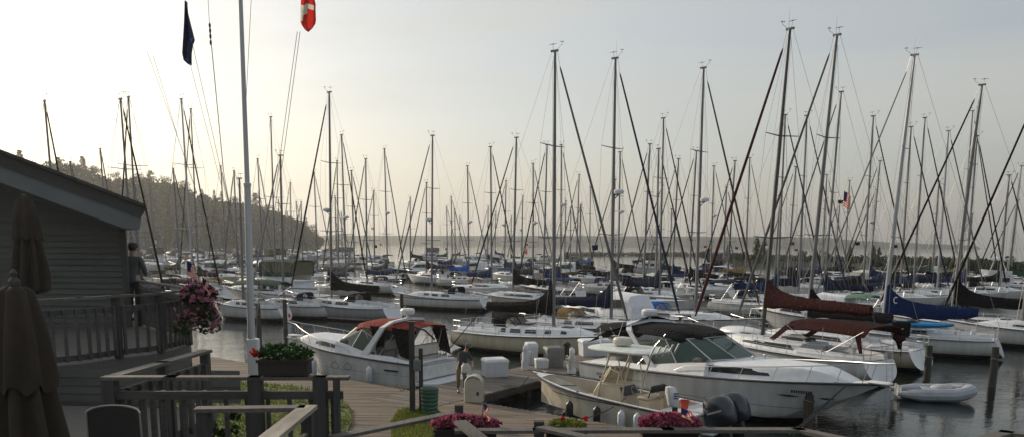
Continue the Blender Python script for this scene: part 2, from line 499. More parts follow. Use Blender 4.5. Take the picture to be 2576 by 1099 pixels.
def rig(root, L, B, sheer, beam, xm, H, o, mastm=None, near=True, cover='navy', jib='white', boomz=None, nsp=2, radar=False, rake=.015, lb=None, coverstyle='tall', coverh=1.0, zdeck=1.5, zbase=1.2, jibr=.075, jibend=.05, rs=1.0, backstay=True, mr=.085, sag=0.0):
    mastm = mastm or ALU
    top = Vector((xm-rake*H, 0, H)); base = Vector((xm, 0, zbase))
    def at(z): return base+(top-base)*((z-zbase)/(H-zbase))
    m = MB()
    m.tube([base, at(zbase+(H-zbase)*.5), top], [mr*rs, mr*.96*rs, mr*.72*rs], 10 if near else 6, flat=1.25)
    # masthead crane
    m.box(top+Vector((-.02,0,.03)), (.42*rs, .10, .09))
    mo = m.build('mast', mastm, root)
    sp = MB(); ends = []
    for i in range(nsp):
        z = zbase+(H-zbase)*((i+1)/(nsp+1)+.02*(nsp == 1))
        c = at(z); ln = B*.5*(.80-.12*i)
        for sg in (-1, 1): sp.tube([c, c+Vector((-.12, sg*ln, .06))], [.035*rs, .02*rs], 5); ends.append((i, sg, c+Vector((-.12, sg*ln, .06))))
    if nsp: sp.build('spreader', mastm, root)
    w = MB(); rw = .008*rs if near else .011*rs
    for sg in (-1, 1):
        ch = Vector((xm-.12, sg*B*.44, sheer(xm/L)))
        es = [e for i, s, e in ends if s == sg]
        w.tube([ch]+es+[top+Vector((0, sg*.04, -.05))], rw, 4, caps=False)
        w.tube([ch+Vector((.35,-sg*.15,0)), at(zbase+(H-zbase)*.36)], rw, 4, caps=False)
        if near: w.tube([ch+Vector((-.4,-sg*.1,0)), at(zbase+(H-zbase)*.36)], rw, 4, caps=False)
    if backstay:
        w.tube([top+Vector((-.18,0,0)), (.15, 0, sheer(0))], rw, 4, caps=False)
    bow = Vector((L-.12, 0, sheer(1)+.05))
    jt = top+Vector((.15,0,-.15*H*.12)); w.tube([top+Vector((.15,0,0)), jt+(bow-jt)*.04], rw*1.2, 4, caps=False)
    if near:
        w.tube([at(H*.97)+Vector((-.14,0,0)), at(zbase+1.5)+Vector((-.12,.03,0))], rw*.9, 4, caps=False)
    w.build('rigging', WIRE, root)
    if jib:
        j = MB(); a = jt+(bow-jt)*.035; b = jt+(bow-jt)*(1-jibend)
        pts = [a+(b-a)*k for k in (0,.015,.1,.3,.5,.7,.85,.97,1)]
        rr = [.02,.045,.05,.058,.064,.072,.078,.07,.03]
        j.tube(pts, [x*rs*jibr/.075 for x in rr], 8 if near else 5)
        j.build('furled_headsail', jib if not isinstance(jib, str) else {'tan': mat('jib_brown', (.05,.035,.022), .9), 'blue': mat('jib_dark_blue', (.006,.013,.045), .9), 'white': mat('jib_offwhite', (.22,.22,.22), .9), 'grey': mat('jib_grey', (.10,.10,.10), .9)}.get(jib, CV[jib]), root)
        d = MB(); d.lathe([(.04,-.07),(.10,-.07),(.10,.07),(.04,.07)], bow+(jt-bow)*.03, 10); d.build('furling_drum', BLACKP, root)
    lb = lb or L*.36
    bz = boomz or (zdeck+.75)
    bm = MB(); mp = at(bz); bm.tube([mp+Vector((-.08,0,0)), mp+Vector((-lb-.25,0,.02))], .06*rs, 8); bo = bm.build('boom', mastm, root)
    if cover: sail_cover(root, mp.x-.02, bz+.06, lb, CV[cover], coverstyle, hgt=coverh, sag=sag)
    # masthead instruments
    a = MB()
    a.tube([top+Vector((.1,0,.05)), top+Vector((.42,0,.30))], .008*rs, 4); a.tube([top+Vector((.42,0,.26)), top+Vector((.42,0,.42))], .01*rs, 4)
    for k in range(3): a.ell(top+Vector((.42+.07*math.cos(k*2.09), .07*math.sin(k*2.09), .42)), (.03*rs,.03*rs,.03*rs), 5, 4)
    a.tube([top+Vector((-.1,0,.05)), top+Vector((-.12,0,.36))], .008*rs, 4)
    a.add([top+Vector((-.32,0,.36)), top+Vector((-.12,.0,.335)), top+Vector((-.12,0,.385)), top+Vector((.06,.003,.36))], [(0,1,2),(1,3,2)])
    a.tube([top+Vector((-.36,0,.36)), top+Vector((.1,0,.36))], .009*rs, 4)
    if near and o.random() < .5: a.tube([top+Vector((0,.08,.05)), top+Vector((0,.08,.95))], [.008,.003], 4)
    a.build('wind_vane', BLACKP, root)
    if cover:
        lj = MB()
        for sg in (-1, 1):
            up_ = at(zbase+(H-zbase)*(.40+.15*o.random()))
            for f in (.35,.6,.85): lj.tube([up_, (mp.x-lb*f, sg*.12, bz+.1)], rw*.6, 3, caps=False)
        lj.build('lazy_jacks', WIRE, root)
    if o.random() < .3:
        fz = ends[0][2] if ends else at(H*.5); q = Vector(fz)+Vector((0,0,-.6)); fm = MB()
        fm.add([q, q+Vector((-.42,.03,-.05)), q+Vector((-.36,-.03,-.34)), q+Vector((-.0,0,-.30))], [(0,1,2,3)]); fm.build('pennant', o.choice([CV['red'], CV['navy'], CV['white']]), root, smooth=False)
    # a slack halyard swinging away from the spar
    sh = MB(); p0 = at(H*.96)+Vector((0,.12,0)); p1 = at(zbase+.6)+Vector((.25,.3*(o.random()-.5),0)); sag_ = o.uniform(.05,.35)
    sh.tube([p0+(p1-p0)*(k/8)+Vector((sag_*math.sin(PI*k/8),0,0)) for k in range(9)], rw*.8, 3, caps=False); sh.build('halyard', WIRE, root)
    if radar:
        z = zbase+(H-zbase)*radar; c = at(z)+Vector((.38,0,0))
        r = MB(); r.lathe([(.10,-.14),(.26,-.12),(.29,-.05),(.29,.04),(.22,.11),(.05,.13)], c, 14); ro = r.build('radar_dome', WHITE, root)
        b = MB(); b.box(c+Vector((-.2,0,-.17)), (.42,.2,.05)); b.tube([c+Vector((-.05,0,-.18)), at(z-.5)], .03, 5); b.build('radar_bracket', ALU, ro)
    return at

def dodger(root, x0, x1, w, z, h, cm, winm=None, name='dodger'):
    """spray hood over the companionway, open towards the stern; x0 aft edge, x1 forward foot"""
    winm = winm or glass_mat('dodger_vinyl', (.30,.28,.24), .35, .15)
    n = 10; rings = []
    for k, (x, f) in enumerate(((x1, .02), (x1-(x1-x0)*.42, .86), (x1-(x1-x0)*.62, 1.0), (x0, 1.02))):
        rg = []
        for j in range(n+1):
            a = PI*j/n
            y = w*(abs(math.cos(a))**.6)*(1 if math.cos(a) > 0 else -1); zz = max(0, h*f*(math.sin(a)**.55)) if f > .1 else h*f
            rg.append((x, y*(1 if f > .1 else .9), z+zz))
        rings.append(rg)
    mb = MB(); mb.loft(rings[1:], False); o = mb.build(name, cm, root, ang=50)
    fr = MB(); fr.tube(rings[1], .03, 5); fr.tube([rings[0][0], rings[1][0]], .02, 4); fr.tube([rings[0][5], rings[1][5]], .035, 4); fr.tube([rings[0][-1], rings[1][-1]], .02, 4); fr.tube([rings[0][3], rings[1][3]], .03, 4); fr.tube([rings[0][7], rings[1][7]], .03, 4); fr.tube(rings[0], .03, 4)
    fr.build('canvas_border', cm, o)
    wb = MB(); wb.loft(rings[:2], False); wb.build('clear_panel', winm, o, smooth=False)
    return o

def bimini(root, x0, x1, w, z0, z1, cm, legs=True, crown=.12, name='bimini', legz=None, thick=.03, drop=.10, ny=8, nx=6, slope=0.0):
    n = ny; top = []; 
    for i in range(nx+1):
        x = x0+(x1-x0)*i/nx
        k = i/nx
        cz = z1+crown*.6*math.sin(PI*k)+slope*k
        rg = []
        for j in range(n+1):
            s = -1+2*j/n
            zz = cz+crown*(1-s*s)
            if j in (0, n): zz -= drop
            rg.append(Vector((x, w*s, zz)))
        top.append(rg)
    mb = MB(); mb.loft(top, False); mb.loft([[p-Vector((0,0,thick)) for p in r] for r in reversed(top)], False)
    for r in (top[0], top[-1]):
        for a, b in zip(r, r[1:]): mb.quad(a, b, b-Vector((0,0,thick+.04)), a-Vector((0,0,thick+.04)))
    for e in (0, -1):
        for a, b in zip(top, top[1:]): mb.quad(a[e], b[e], b[e]-Vector((0,0,thick+.04)), a[e]-Vector((0,0,thick+.04)))
    o = mb.build(name, cm, root, ang=45)
    if legs:
        f = MB(); lz = legz if legz is not None else z0
        xm = (x0+x1)/2
        for sg in (-1, 1):
            f.tube([(xm-.1, sg*w, lz), (x0+.05, sg*w, z1-.05)], .014, 5); f.tube([(xm+.1, sg*w, lz), (x1-.05, sg*w, z1-.05)], .014, 5)
            f.tube([(xm, sg*w, lz+.3), (xm, sg*w, z1-.02)], .012, 5)
        f.build('bimini_frame', STEEL, o)
    return o

def fender(root, loc, m, r=.12, l=.55, rope=.6):
    f = MB(); x, y, z = loc
    f.lathe([(.03,l/2+.06),(.05,l/2+.03),(r*.8,l/2-.02),(r,l/2-.09),(r,-l/2+.09),(r*.8,-l/2+.02),(.04,-l/2)], (x,y,z), 12)
    o = f.build('fender', m, root)
    t = MB(); t.tube([(x,y,z+l/2), (x,y*.97,z+l/2+rope)], .008, 4); t.build('fender_rope', WIRE, o)
    return o

def wheel(root, x, z, r=.42, m=None):
    w = MB(); pts = [(x+.0, r*math.cos(a*PI/10), z+r*math.sin(a*PI/10)) for a in range(21)]
    w.tube(pts, .014, 5)
    for a in range(5): w.tube([(x,0,z), (x, r*math.cos(a*2*PI/5+.3), z+r*math.sin(a*2*PI/5+.3))], .008, 4)
    w.build('steering_wheel', STEEL, root)
    p = MB(); p.bbox((x+.12,0,z-.35), (.22,.28,.95), .05); p.build('pedestal', WHITE, root)

def ladder(root, x, w, z0, z1, lean=0.0, n=4):
    l = MB()
    for sg in (-1,1): l.tube([(x, sg*w, z0), (x+lean, sg*w, z1)], .015, 5)
    for i in range(n):
        k = (i+.5)/n; l.tube([(x+lean*k, -w, z0+(z1-z0)*k), (x+lean*k, w, z0+(z1-z0)*k)], .013, 5)
    l.build('boarding_ladder', STEEL, root)

BOATS = []     # footprints, to keep the far rows clear of hand placed boats
def sailboat(label, top, vw, head, L=11.0, near=False, H=None, hull='white', deck=None, cover='navy', jib='white', dod=None, bim=None, radar=False, nsp=2, mastm=None, rake=.015, name='sailboat', group=None, coverstyle='tall', coverh=1.0, wins=None, out=False, lb=None, mr=.085, rs=1.0, jibr=.075, sag=0.0, trans=None, boomz=None, xmf=.58, fs=.66, transrake=.45, depth=None):
    """top = picture position of the masthead, vw = picture row of its waterline: this fixes distance and mast height"""
    rnd = random.Random(hash(str(top)) & 0xffff if False else int(top[0]*7+top[1]))
    Y = depth if depth else P(top[0], vw, 0).y
    tp = Q(top[0], top[1], Y); Hm = tp.z
    hd = Vector((math.cos(R(head)), math.sin(R(head)), 0))
    B = L*.30; xm = L*xmf
    mb_ = Vector((tp.x, tp.y, 0)) + hd*(rake*Hm)
    org = mb_ - hd*xm
    root = thing(name, label, 'sailboat', (org.x, org.y, 0), R(head), group)
    BOATS.append((org.x+hd.x*L/2, org.y+hd.y*L/2))
    zs0, zs1 = .95+L*.008, 1.15+L*.022
    hm = HULL[hull]; dm = deck or DECKW
    beam, sheer, X = hull_parts(root, L, B, 'sail', hm, dm, fs=fs, zs0=zs0, zs1=zs1, rake=transrake, rub=(ALU if rnd.random() < .6 else BLACKP) if near else None, near=near, trans=WHITE if trans is None else trans, bowrake=.45, well=(.08,.30,.5,.55) if near else None)
    if wins is None: wins = rnd.choice([[(.05,.30),(.36,.58)], [(.05,.22),(.28,.42),(.48,.6)], [(.06,.62)]])
    cab, st = trunk(root, L, beam, sheer, .32, .80, .66, .46, dm, wins=wins, steps=8 if near else 5)
    # cockpit coamings
    c = MB()
    for sg in (-1, 1):
        pts = [Vector((L*t, sg*beam(t)*.60, sheer(t)+.13)) for t in (.06,.12,.2,.28,.33)]
        c.tube(pts, [.10,.13,.15,.16,.16], 6, flat=1.3)
    c.build('coaming', dm, root)
    if near:
        s = MB(); s.bbox((L*.40, 0, sheer(.4)+.58), (L*.12, .75, .10), .03); s.bbox((L*.66,0,sheer(.66)+.42), (.55,.5,.07), .02); s.bbox((L*.83,0,sheer(.83)+.05), (.5,.5,.06), .02)
        s.build('hatch', mat('hatch_smoke', (.05,.055,.06), .2), root)
        wn = MB()
        for sg in (-1,1):
            wn.lathe([(.07,0),(.08,.05),(.055,.08),(.07,.15),(.02,.16)], (L*.22, sg*beam(.22)*.62, sheer(.22)+.24), 10)
            wn.lathe([(.06,0),(.07,.05),(.05,.07),(.06,.12),(.02,.13)], (L*.345, sg*.35, sheer(.35)+.47), 8)
        wn.build('winch', STEEL, root)
        g = MB()
        for sg in (-1,1):
            for a, b in ((.42,.52),(.55,.64)):
                y = sg*beam(.5)*.48
                g.tube([(L*a, y, sheer(a)+.52), (L*a+.05, y, sheer(a)+.58), (L*b-.05, y*.97, sheer(b)+.53), (L*b, y*.97, sheer(b)+.48)], .016, 5)
        g.build('handrail', mat('teak', (.16,.09,.045), .7), root)
        wheel(root, L*.14, sheer(.1)+.35)
    if dod: dodger(root, L*.29, L*.41, beam(.35)*.58, sheer(.33)+.42, .62, CV[dod])
    if bim: bimini(root, L*.03, L*.25, beam(.15)*.72, sheer(.1)+.2, sheer(.1)+1.75, CV[bim])
    rails(root, L, beam, sheer, X, n=7 if near else 5, r=.013 if near else .016, two=near)
    at = rig(root, L, B, sheer, beam, xm, Hm, rnd, mastm, near, cover, jib, nsp=nsp, radar=radar, rake=rake, zdeck=sheer(.5)+.5, zbase=sheer(.58)+.45, coverstyle=coverstyle, coverh=coverh, lb=lb, rs=rs, jibr=jibr, mr=mr, boomz=boomz, sag=sag)
    return root, beam, sheer, X, at
# ------------------------------------------------------------------ motor boats
GLASSG = glass_mat('windshield_green', (.045,.085,.072), .74, .04)
HULLM = {
 'std': hull_mat('motor_hull_white', (.58,.59,.60), (.02,.02,.03), (.02,.02,.022), s0=.02, s1=.10, line=(.60,.615,(.25,.25,.25))),
 'blackline': hull_mat('motor_hull_black_boot', (.62,.63,.64), (.012,.012,.015), (.015,.015,.018), s0=.12, s1=.27, line=(.66,.675,(.10,.10,.11))),
 'cc': hull_mat('console_boat_hull', (.56,.54,.47), (.03,.03,.035), (.03,.03,.035), s0=-.2, s1=-.1, line=(.80,.84,(.06,.06,.07))),
 'black': hull_mat('motor_hull_black', (.02,.02,.022), (.3,.3,.3), (.02,.02,.022), rough=.12),
}
def windshield(root, pts_b, pts_t, m=None, frame=STEEL, name='windshield', fr=.022, mull=None):
    mb = MB()
    for i in range(len(pts_b)-1): mb.slab(pts_b[i], pts_b[i+1], pts_t[i+1], pts_t[i], .012)
    o = mb.build(name, m or GLASSG, root, smooth=False)
    f = MB(); f.tube(pts_t, fr, 5); f.tube(pts_b, fr, 5)
    for i in (mull or range(len(pts_b))): f.tube([pts_b[i], pts_t[i]], fr, 5)
    f.build('windshield_frame', frame, o)
    return o

def express(label, stern, bow, L=None, B=3.3, canopy='red', hm='std', group=None, name='motor_cruiser', arch=True, radar=True, zs=(1.05,1.65), near=True, cabin_h=.50, side_canvas=True, draw_bow_rail=True, aftcanvas=False):
    s = Vector(stern); b = Vector(bow); d = b-s; d.z = 0
    L = L or d.length; head = math.atan2(d.y, d.x)
    root = thing(name, label, 'motorboat', (s.x, s.y, 0), head, group); BOATS.append(((s.x+b.x)/2, (s.y+b.y)/2))
    beam, sheer, X = hull_parts(root, L, B, 'power', HULLM[hm], DECKW, fs=.93, zs0=zs[0], zs1=zs[1], full=2.5, well=(.07,.42,.72,.62), rub=mat('rub_black', (.05,.05,.055), .5), near=near, bowrake=1.1)
    # foredeck cabin with long dark side panel
    t0, t1 = .50, .93
    cab, st = trunk(root, L, beam, sheer, t0, t1, .80, cabin_h, DECKW, wins=[(.02,.52)], taper=.18, steps=10, winh=(.30,.74))
    zt = sheer(.5)+cabin_h
    # side deck fairing between windshield and cabin
    # windshield: wraps round the helm
    w0 = beam(.42)*.86
    bpts = [(L*.30, w0, sheer(.30)+.10), (L*.42, w0*.99, sheer(.42)+.32), (L*.53, w0*.80, zt+.03), (L*.575, w0*.36, zt+.08), (L*.575, -w0*.36, zt+.08), (L*.53, -w0*.80, zt+.03), (L*.42, -w0*.99, sheer(.42)+.32), (L*.30, -w0, sheer(.30)+.10)]
    zt2 = zt+.66
    tpts = [(L*.275, w0*.93, zt2-.34), (L*.36, w0*.90, zt2-.05), (L*.425, w0*.72, zt2), (L*.455, w0*.33, zt2+.03), (L*.455, -w0*.33, zt2+.03), (L*.425, -w0*.72, zt2), (L*.36, -w0*.90, zt2-.05), (L*.275, -w0*.93, zt2-.34)]
    windshield(root, bpts, tpts)
    # coaming walls below the side glass, closing the cabin to the cockpit
    c = MB()
    for sg in (-1, 1):
        c.loft([[(L*t, sg*beam(t)*.93, sheer(t)+.01), (L*t, sg*w0*1.0, sheer(t)+hh), (L*t, sg*w0*.93, sheer(t)+hh), (L*t, sg*beam(t)*.72, sheer(t)-.02)] for t, hh in ((.05,.10),(.16,.20),(.28,.17),(.42,.36),(.53,.46))], True, True)
    c.slab((L*.5, -w0, sheer(.5)+.02), (L*.5, w0, sheer(.5)+.02), (L*.53, w0*.8, zt+.03), (L*.53, -w0*.8, zt+.03), .03)
    c.build('cockpit_coaming', DECKW, root, ang=40)
    ds = MB(); ds.bbox((L*.49, 0, sheer(.5)+.22), (.5, w0*1.85, .75), .08); ds.build('dashboard', mat('helm_dark', (.06,.055,.05), .6), root)
    for y, x in ((-w0*.5, .40), (w0*.5, .40), (0, .12)):
        se = MB(); se.bbox((L*x, y, sheer(.3)+.0), (.5, .75 if y else w0*1.6, .55), .08); se.bbox((L*x-.24, y, sheer(.3)+.32), (.14, .75 if y else w0*1.6, .5), .06)
        se.build_('seat', mat('vinyl_seat', (.5,.47,.42), .5), root)
    # swim platform
    sp = MB(); sp.prism([(-.95,-B*.36),(-.7,-B*.44),(.05,-B*.46),(.05,B*.46),(-.7,B*.44),(-.95,B*.36)], .28, .40)
    sp.build('swim_platform', DECKW, root, smooth=False)
    tl = MB(); tl.bbox((-.02, 0, .72), (.10, B*.86, .58), .04); tl.build('transom_panel', mat('transom_white', (.6,.6,.6), .35), root)
    if arch:
        a = MB(); zb = sheer(.2)+.1
        for sg in (-1,): pass
        pl = [(L*.33, w0*1.02, zb+.05), (L*.27, w0*1.0, zb+.65), (L*.215, w0*.96, zt2+.12), (L*.185, w0*.74, zt2+.33), (L*.18, 0, zt2+.42)]
        pl = pl+[(x, -y, z) for x, y, z in reversed(pl[:-1])]
        rgs = []
        for i, p in enumerate(pl):
            k = min(i, len(pl)-1-i); wd = (.42,.30,.26,.24,.24)[k]; th = .05
            p = Vector(p); nrm = Vector((0, 0, 1)) if k > 2 else Vector((0, 1 if p.y > 0 else -1, .3)).normalized()
            ax = Vector((1,0,-.1))
            rgs.append([p+ax*wd*.5+nrm*th, p-ax*wd*.5+nrm*th, p-ax*wd*.5-nrm*th, p+ax*wd*.5-nrm*th])
        a.loft(rgs, True, True); ao = a.build('radar_arch', WHITE, root, ang=50)
        if radar:
            r = MB(); cc = (L*.18+.02, 0, zt2+.56); r.tube([(cc[0],0,zt2+.4),(cc[0],0,zt2+.6)], .06, 8)
            r.lathe([(.12,0),(.27,.02),(.30,.07),(.30,.20),(.25,.27),(.06,.29)], cc, 16); r.build('radar_dome', WHITE, root)
    if canopy:
        cm = CV[canopy]
        # canvas from the windshield head back to the arch, and a short wing abaft it
        n = 8; rings = []
        zA = sheer(.2)+1.62
        for k, (x, z, w) in enumerate(((L*.455, zt2+.04, w0*.55), (L*.42, zt2+.10, w0*.84), (L*.37, zt2+.20, w0*.92), (L*.31, zt2+.23, w0*.96), (L*.24, zt2+.22, w0*.96), (L*.12, zt2+.18, w0*.92), (L*.04, zt2+.08, w0*.88))):
            rg = []
            for j in range(n+1):
                s_ = -1+2*j/n; rg.append(Vector((x-(.06 if abs(s_) == 1 else 0), w*s_, z+.12*(1-s_*s_)-(.16 if abs(s_) == 1 else 0)+.012*math.sin(j*5+k*3))))
            rings.append(rg)
        mb = MB(); mb.loft(rings, False); mb.loft([[p-Vector((0,0,.03)) for p in r] for r in reversed(rings)], False)
        co = mb.build('canopy', cm, root, ang=50)
        f = MB()
        for sg in (-1, 1):
            f.tube([(L*.25, sg*w0*.98, zb), (L*.12, sg*w0*.9, zt2+.14)], .016, 5); f.tube([(L*.25, sg*w0*.98, zb), (L*.36, sg*w0*.9, zt2+.12)], .016, 5); f.tube([(L*.12, sg*w0*.98, zb), (L*.07, sg*w0*.88, zt2+.08)], .016, 5)
        f.build('canopy_frame', STEEL, co)
        if side_canvas:
            sc = MB()
            for sg in (-1, 1):
                sc.slab((L*.055, sg*w0*.9, zt2+.10), (L*.16, sg*w0*.94, zt2+.16), (L*.10, sg*w0, zb+.15), (L*.03, sg*w0, zb), .02)
                sc.slab((L*.24, sg*w0*.95, zt2+.16), (L*.30, sg*w0*.95, zt2+.16), (L*.275, sg*w0*.95, zt2-.35), (L*.255, sg*w0*.95, zt2-.4), .02)
            sc.build('side_curtain', CV['black'], co, smooth=False)
            cl = MB()
            for sg in (-1, 1): cl.slab((L*.30, sg*w0*.95, zt2+.14), (L*.38, sg*w0*.88, zt2+.06), (L*.36, sg*w0*.90, zt2-.02), (L*.285, sg*w0*.94, zt2-.30), .01)
            cl.build('clear_panel', glass_mat('clear_vinyl', (.35,.35,.32), .25, .1), co, smooth=False)
    # bow rail
    r = MB(); tt = [.46,.55,.65,.75,.84,.91,.965]
    for sg in (-1, 1):
        top = [(X(.42, 2), sg*beam(.42)*.93, sheer(.42)+.12)]+[(X(t, sheer(t)), sg*beam(t)*.93, sheer(t)+.30+.30*(t-.46)/.5) for t in tt]+[(X(1, sheer(1))+.28, sg*.16, sheer(1)+.66)]
        r.tube(top, .015, 6)
        for t in tt[1:]: r.tube([(X(t, sheer(t))-.06, sg*beam(t)*.95, sheer(t)), (X(t, sheer(t))+.10, sg*beam(t)*.93, sheer(t)+.30+.30*(t-.46)/.5)], .012, 5)
    r.tube([(X(1, sheer(1))+.28, -.16, sheer(1)+.66), (X(1, sheer(1))+.34, 0, sheer(1)+.66), (X(1, sheer(1))+.28, .16, sheer(1)+.66)], .015, 6)
    r.build('bow_rail', STEEL, root)
    # bow pulpit plank, anchor, hatches, cleats, vents
    p = MB(); z = sheer(1); p.bbox((X(1, z)-.05, 0, z+.03), (.7, .34, .08), .03); p.build('bow_platform', WHITE, root)
    an = MB(); ax = X(1, z)+.30; an.tube([(ax-.6,0,z-.04),(ax+.1,0,z-.08)], .025, 6); an.slab((ax+.1,-.14,z-.06),(ax-.25,-.1,z-.16),(ax-.25,.1,z-.16),(ax+.1,.14,z-.06), .02); an.build('anchor', STEEL, root)
    h = MB(); h.bbox((L*.72, 0, zt-.02+.10), (.55,.55,.06), .02); h.build('hatch', mat('hatch_smoke', (.05,.055,.06), .2), root)
    v = MB()
    for sg in (-1, 1):
        for t in (.12, .165): v.box((L*t, sg*(beam(t)-.0), .80), (.34, .035, .06))
    v.build('hull_vent', BLACKP, root)
    cl = MB()
    for t in (.1,.5,.9):
        for sg in (-1,1): cl.tube([(L*t-.1, sg*beam(t)*.9, sheer(t)+.06),(L*t+.1, sg*beam(t)*.9, sheer(t)+.06)], .018, 5); cl.box((L*t, sg*beam(t)*.9, sheer(t)+.03), (.08,.03,.06))
    cl.build('cleat', STEEL, root)
    return root, beam, sheer, X, L, w0, zt2

def motor_yacht(label, at, head, L=9.0, B=3.1, style='express', canvas=None, hm='std', group=None, scale=1.0, name='motorboat'):
    """simpler mid distance motor boats: 'express' hardtop, 'trawler' with flybridge, 'fly' sport fisher"""
    root = thing(name, label, 'motorboat', (at.x, at.y, 0), R(head), group, scale); 
    hd = Vector((math.cos(R(head)), math.sin(R(head)), 0)); BOATS.append((at.x+hd.x*L/2, at.y+hd.y*L/2))
    beam, sheer, X = hull_parts(root, L, B, 'power', HULLM[hm], DECKW, fs=.92, zs0=1.0, zs1=1.6, full=2.4, rub=RUBBER, near=False, bowrake=.9)
    if style == 'express':
        trunk(root, L, beam, sheer, .50, .93, .78, .5, DECKW, wins=[(.05,.5)], taper=.2, steps=6)
        mb = MB(); z = sheer(.4)
        secs = []
        for x, h, w in ((L*.16,.75,.86),(L*.20,1.45,.84),(L*.42,1.6,.80),(L*.50,1.35,.74),(L*.60,.55,.66)):
            b = beam(.4)*w; secs.append([(x, b, z), (x, b*.92, z+h*.8), (x, b*.75, z+h), (x, 0, z+h*1.05), (x, -b*.75, z+h), (x, -b*.92, z+h*.8), (x, -b, z)])
        mb.loft(secs, False); mb.add(secs[0], [tuple(range(7))]); o = mb.build('deckhouse', DECKW, root)
        for sg in (-1, 1):
            w = MB(); b = beam(.4); w.slab((L*.24, sg*(b*.80+.03), z+.70), (L*.52, sg*(b*.735+.03), z+.62), (L*.46, sg*(b*.71+.03), z+1.12), (L*.26, sg*(b*.775+.03), z+1.25), .03); w.build('window', DARKWIN, o, smooth=False)
        w = MB(); w.slab((L*.505, -b*.6, z+1.28), (L*.505, b*.6, z+1.28), (L*.598, b*.55, z+.62), (L*.598, -b*.55, z+.62), .05); w.build('windshield', DARKWIN, o, smooth=False)
        if canvas: bimini(root, L*.02, L*.2, B*.4, z+.3, z+1.5, CV[canvas], legs=True)
    else:
        mb = MB(); z = sheer(.4)
        secs = []
        for x, h, w in ((L*.22,1.15,.84),(L*.55,1.15,.82),(L*.64,.95,.76),(L*.70,.30,.68)):
            b = beam(.4)*w; secs.append([(x, b, z), (x, b*.95, z+h), (x, 0, z+h*1.06), (x, -b*.95, z+h), (x, -b, z)])
        mb.loft(secs, False); mb.add(secs[0], [tuple(range(5))]); o = mb.build('deckhouse', DECKW, root)
        b = beam(.4)
        for sg in (-1, 1):
            for xa, xb in ((.26,.34),(.37,.45),(.48,.56)):
                w = MB(); w.slab((L*xa, sg*(b*.825+.02), z+.45), (L*xb, sg*(b*.815+.02), z+.45), (L*xb, sg*(b*.795+.02), z+.98), (L*xa, sg*(b*.805+.02), z+.98), .03); w.build('window', DARKWIN, o, smooth=False)
        for y in (-.5, 0, .5):
            w = MB(); w.slab((L*.648, (y-.2)*b, z+.9), (L*.648, (y+.2)*b, z+.9), (L*.70, (y+.18)*b, z+.38), (L*.70, (y-.18)*b, z+.38), .05); w.build('window', DARKWIN, o, smooth=False)
        trunk(root, L, beam, sheer, .68, .92, .7, .4, DECKW, wins=[(.1,.5)], steps=5)
        fb = MB(); zf = z+1.2
        fb.loft([[(L*.24, b*.8, zf), (L*.24, b*.8, zf+.55), (L*.24,b*.72,zf+.55), (L*.24, b*.72, zf)], [(L*.48, b*.78, zf), (L*.48, b*.78, zf+.65), (L*.48,b*.70,zf+.65), (L*.48, b*.70, zf)], [(L*.56, b*.4, zf), (L*.58, b*.42, zf+.75), (L*.56,b*.35,zf+.75), (L*.55, b*.35, zf)],
                 [(L*.56, -b*.4, zf), (L*.58, -b*.42, zf+.75), (L*.56,-b*.35,zf+.75), (L*.55, -b*.35, zf)], [(L*.48, -b*.78, zf), (L*.48, -b*.78, zf+.65), (L*.48,-b*.70,zf+.65), (L*.48, -b*.70, zf)], [(L*.24, -b*.8, zf), (L*.24, -b*.8, zf+.55), (L*.24,-b*.72,zf+.55), (L*.24, -b*.72, zf)]], True, True)
        fb.box((L*.36, 0, zf+.02), (L*.34, b*1.6, .08))
        fb.build('flybridge', DECKW, root, ang=50)
        if canvas:
            bimini(root, L*.22, L*.54, b*.82, zf+.3, zf+1.75, CV[canvas])
            cu = MB()
            for sg in (-1,1):
                cu.slab((L*.23, sg*b*.81, zf+.55), (L*.54, sg*b*.76, zf+.65), (L*.53, sg*b*.80, zf+1.68), (L*.23, sg*b*.82, zf+1.68), .02)
            cu.slab((L*.23, -b*.8, zf+.5), (L*.23, b*.8, zf+.5), (L*.23, b*.8, zf+1.7), (L*.23, -b*.8, zf+1.7), .02)
            cu.build('side_curtain', glass_mat('curtain_vinyl', (.14,.13,.09), .75, .2), root, smooth=False)
            for xa in (.23,.33,.43,.53): pass
            bd = MB()
            for sg in (-1,1):
                for xa in (.23,.33,.43,.535): bd.box((L*xa, sg*b*.815, zf+1.1), (.12,.04,1.15))
                bd.box((L*.385, sg*b*.80, zf+.6), (L*.31,.06,.4))
            bd.build('canvas_border', CV[canvas], root)
        else:
            tw = MB(); 
            for sg in (-1,1): tw.tube([(L*.30, sg*b*.7, zf+.4), (L*.36, sg*b*.5, zf+2.0)], .05, 6); tw.tube([(L*.48, sg*b*.7, zf+.4), (L*.44, sg*b*.5, zf+2.0)], .05, 6)
            tw.bbox((L*.40, 0, zf+2.05), (L*.22, b*1.3, .12), .04); tw.lathe([(.3,0),(.34,.08),(.28,.2),(.05,.24)], (L*.4,0,zf+2.15), 12); tw.tube([(L*.38,0,zf+2.1),(L*.36,0,zf+4.0)], .03, 5)
            tw.build('tower', WHITE, root)
    r = MB(); tt = [.5,.6,.7,.8,.88,.95,1]
    for sg in (-1, 1):
        r.tube([(X(t, sheer(t)), sg*beam(t)*.93, sheer(t)+.6) for t in tt], .018, 4)
        for t in tt: r.tube([(X(t, sheer(t)), sg*beam(t)*.93, sheer(t)), (X(t, sheer(t)), sg*beam(t)*.93, sheer(t)+.6)], .014, 4)
    r.build('bow_rail', STEEL, root)
    return root, beam, sheer

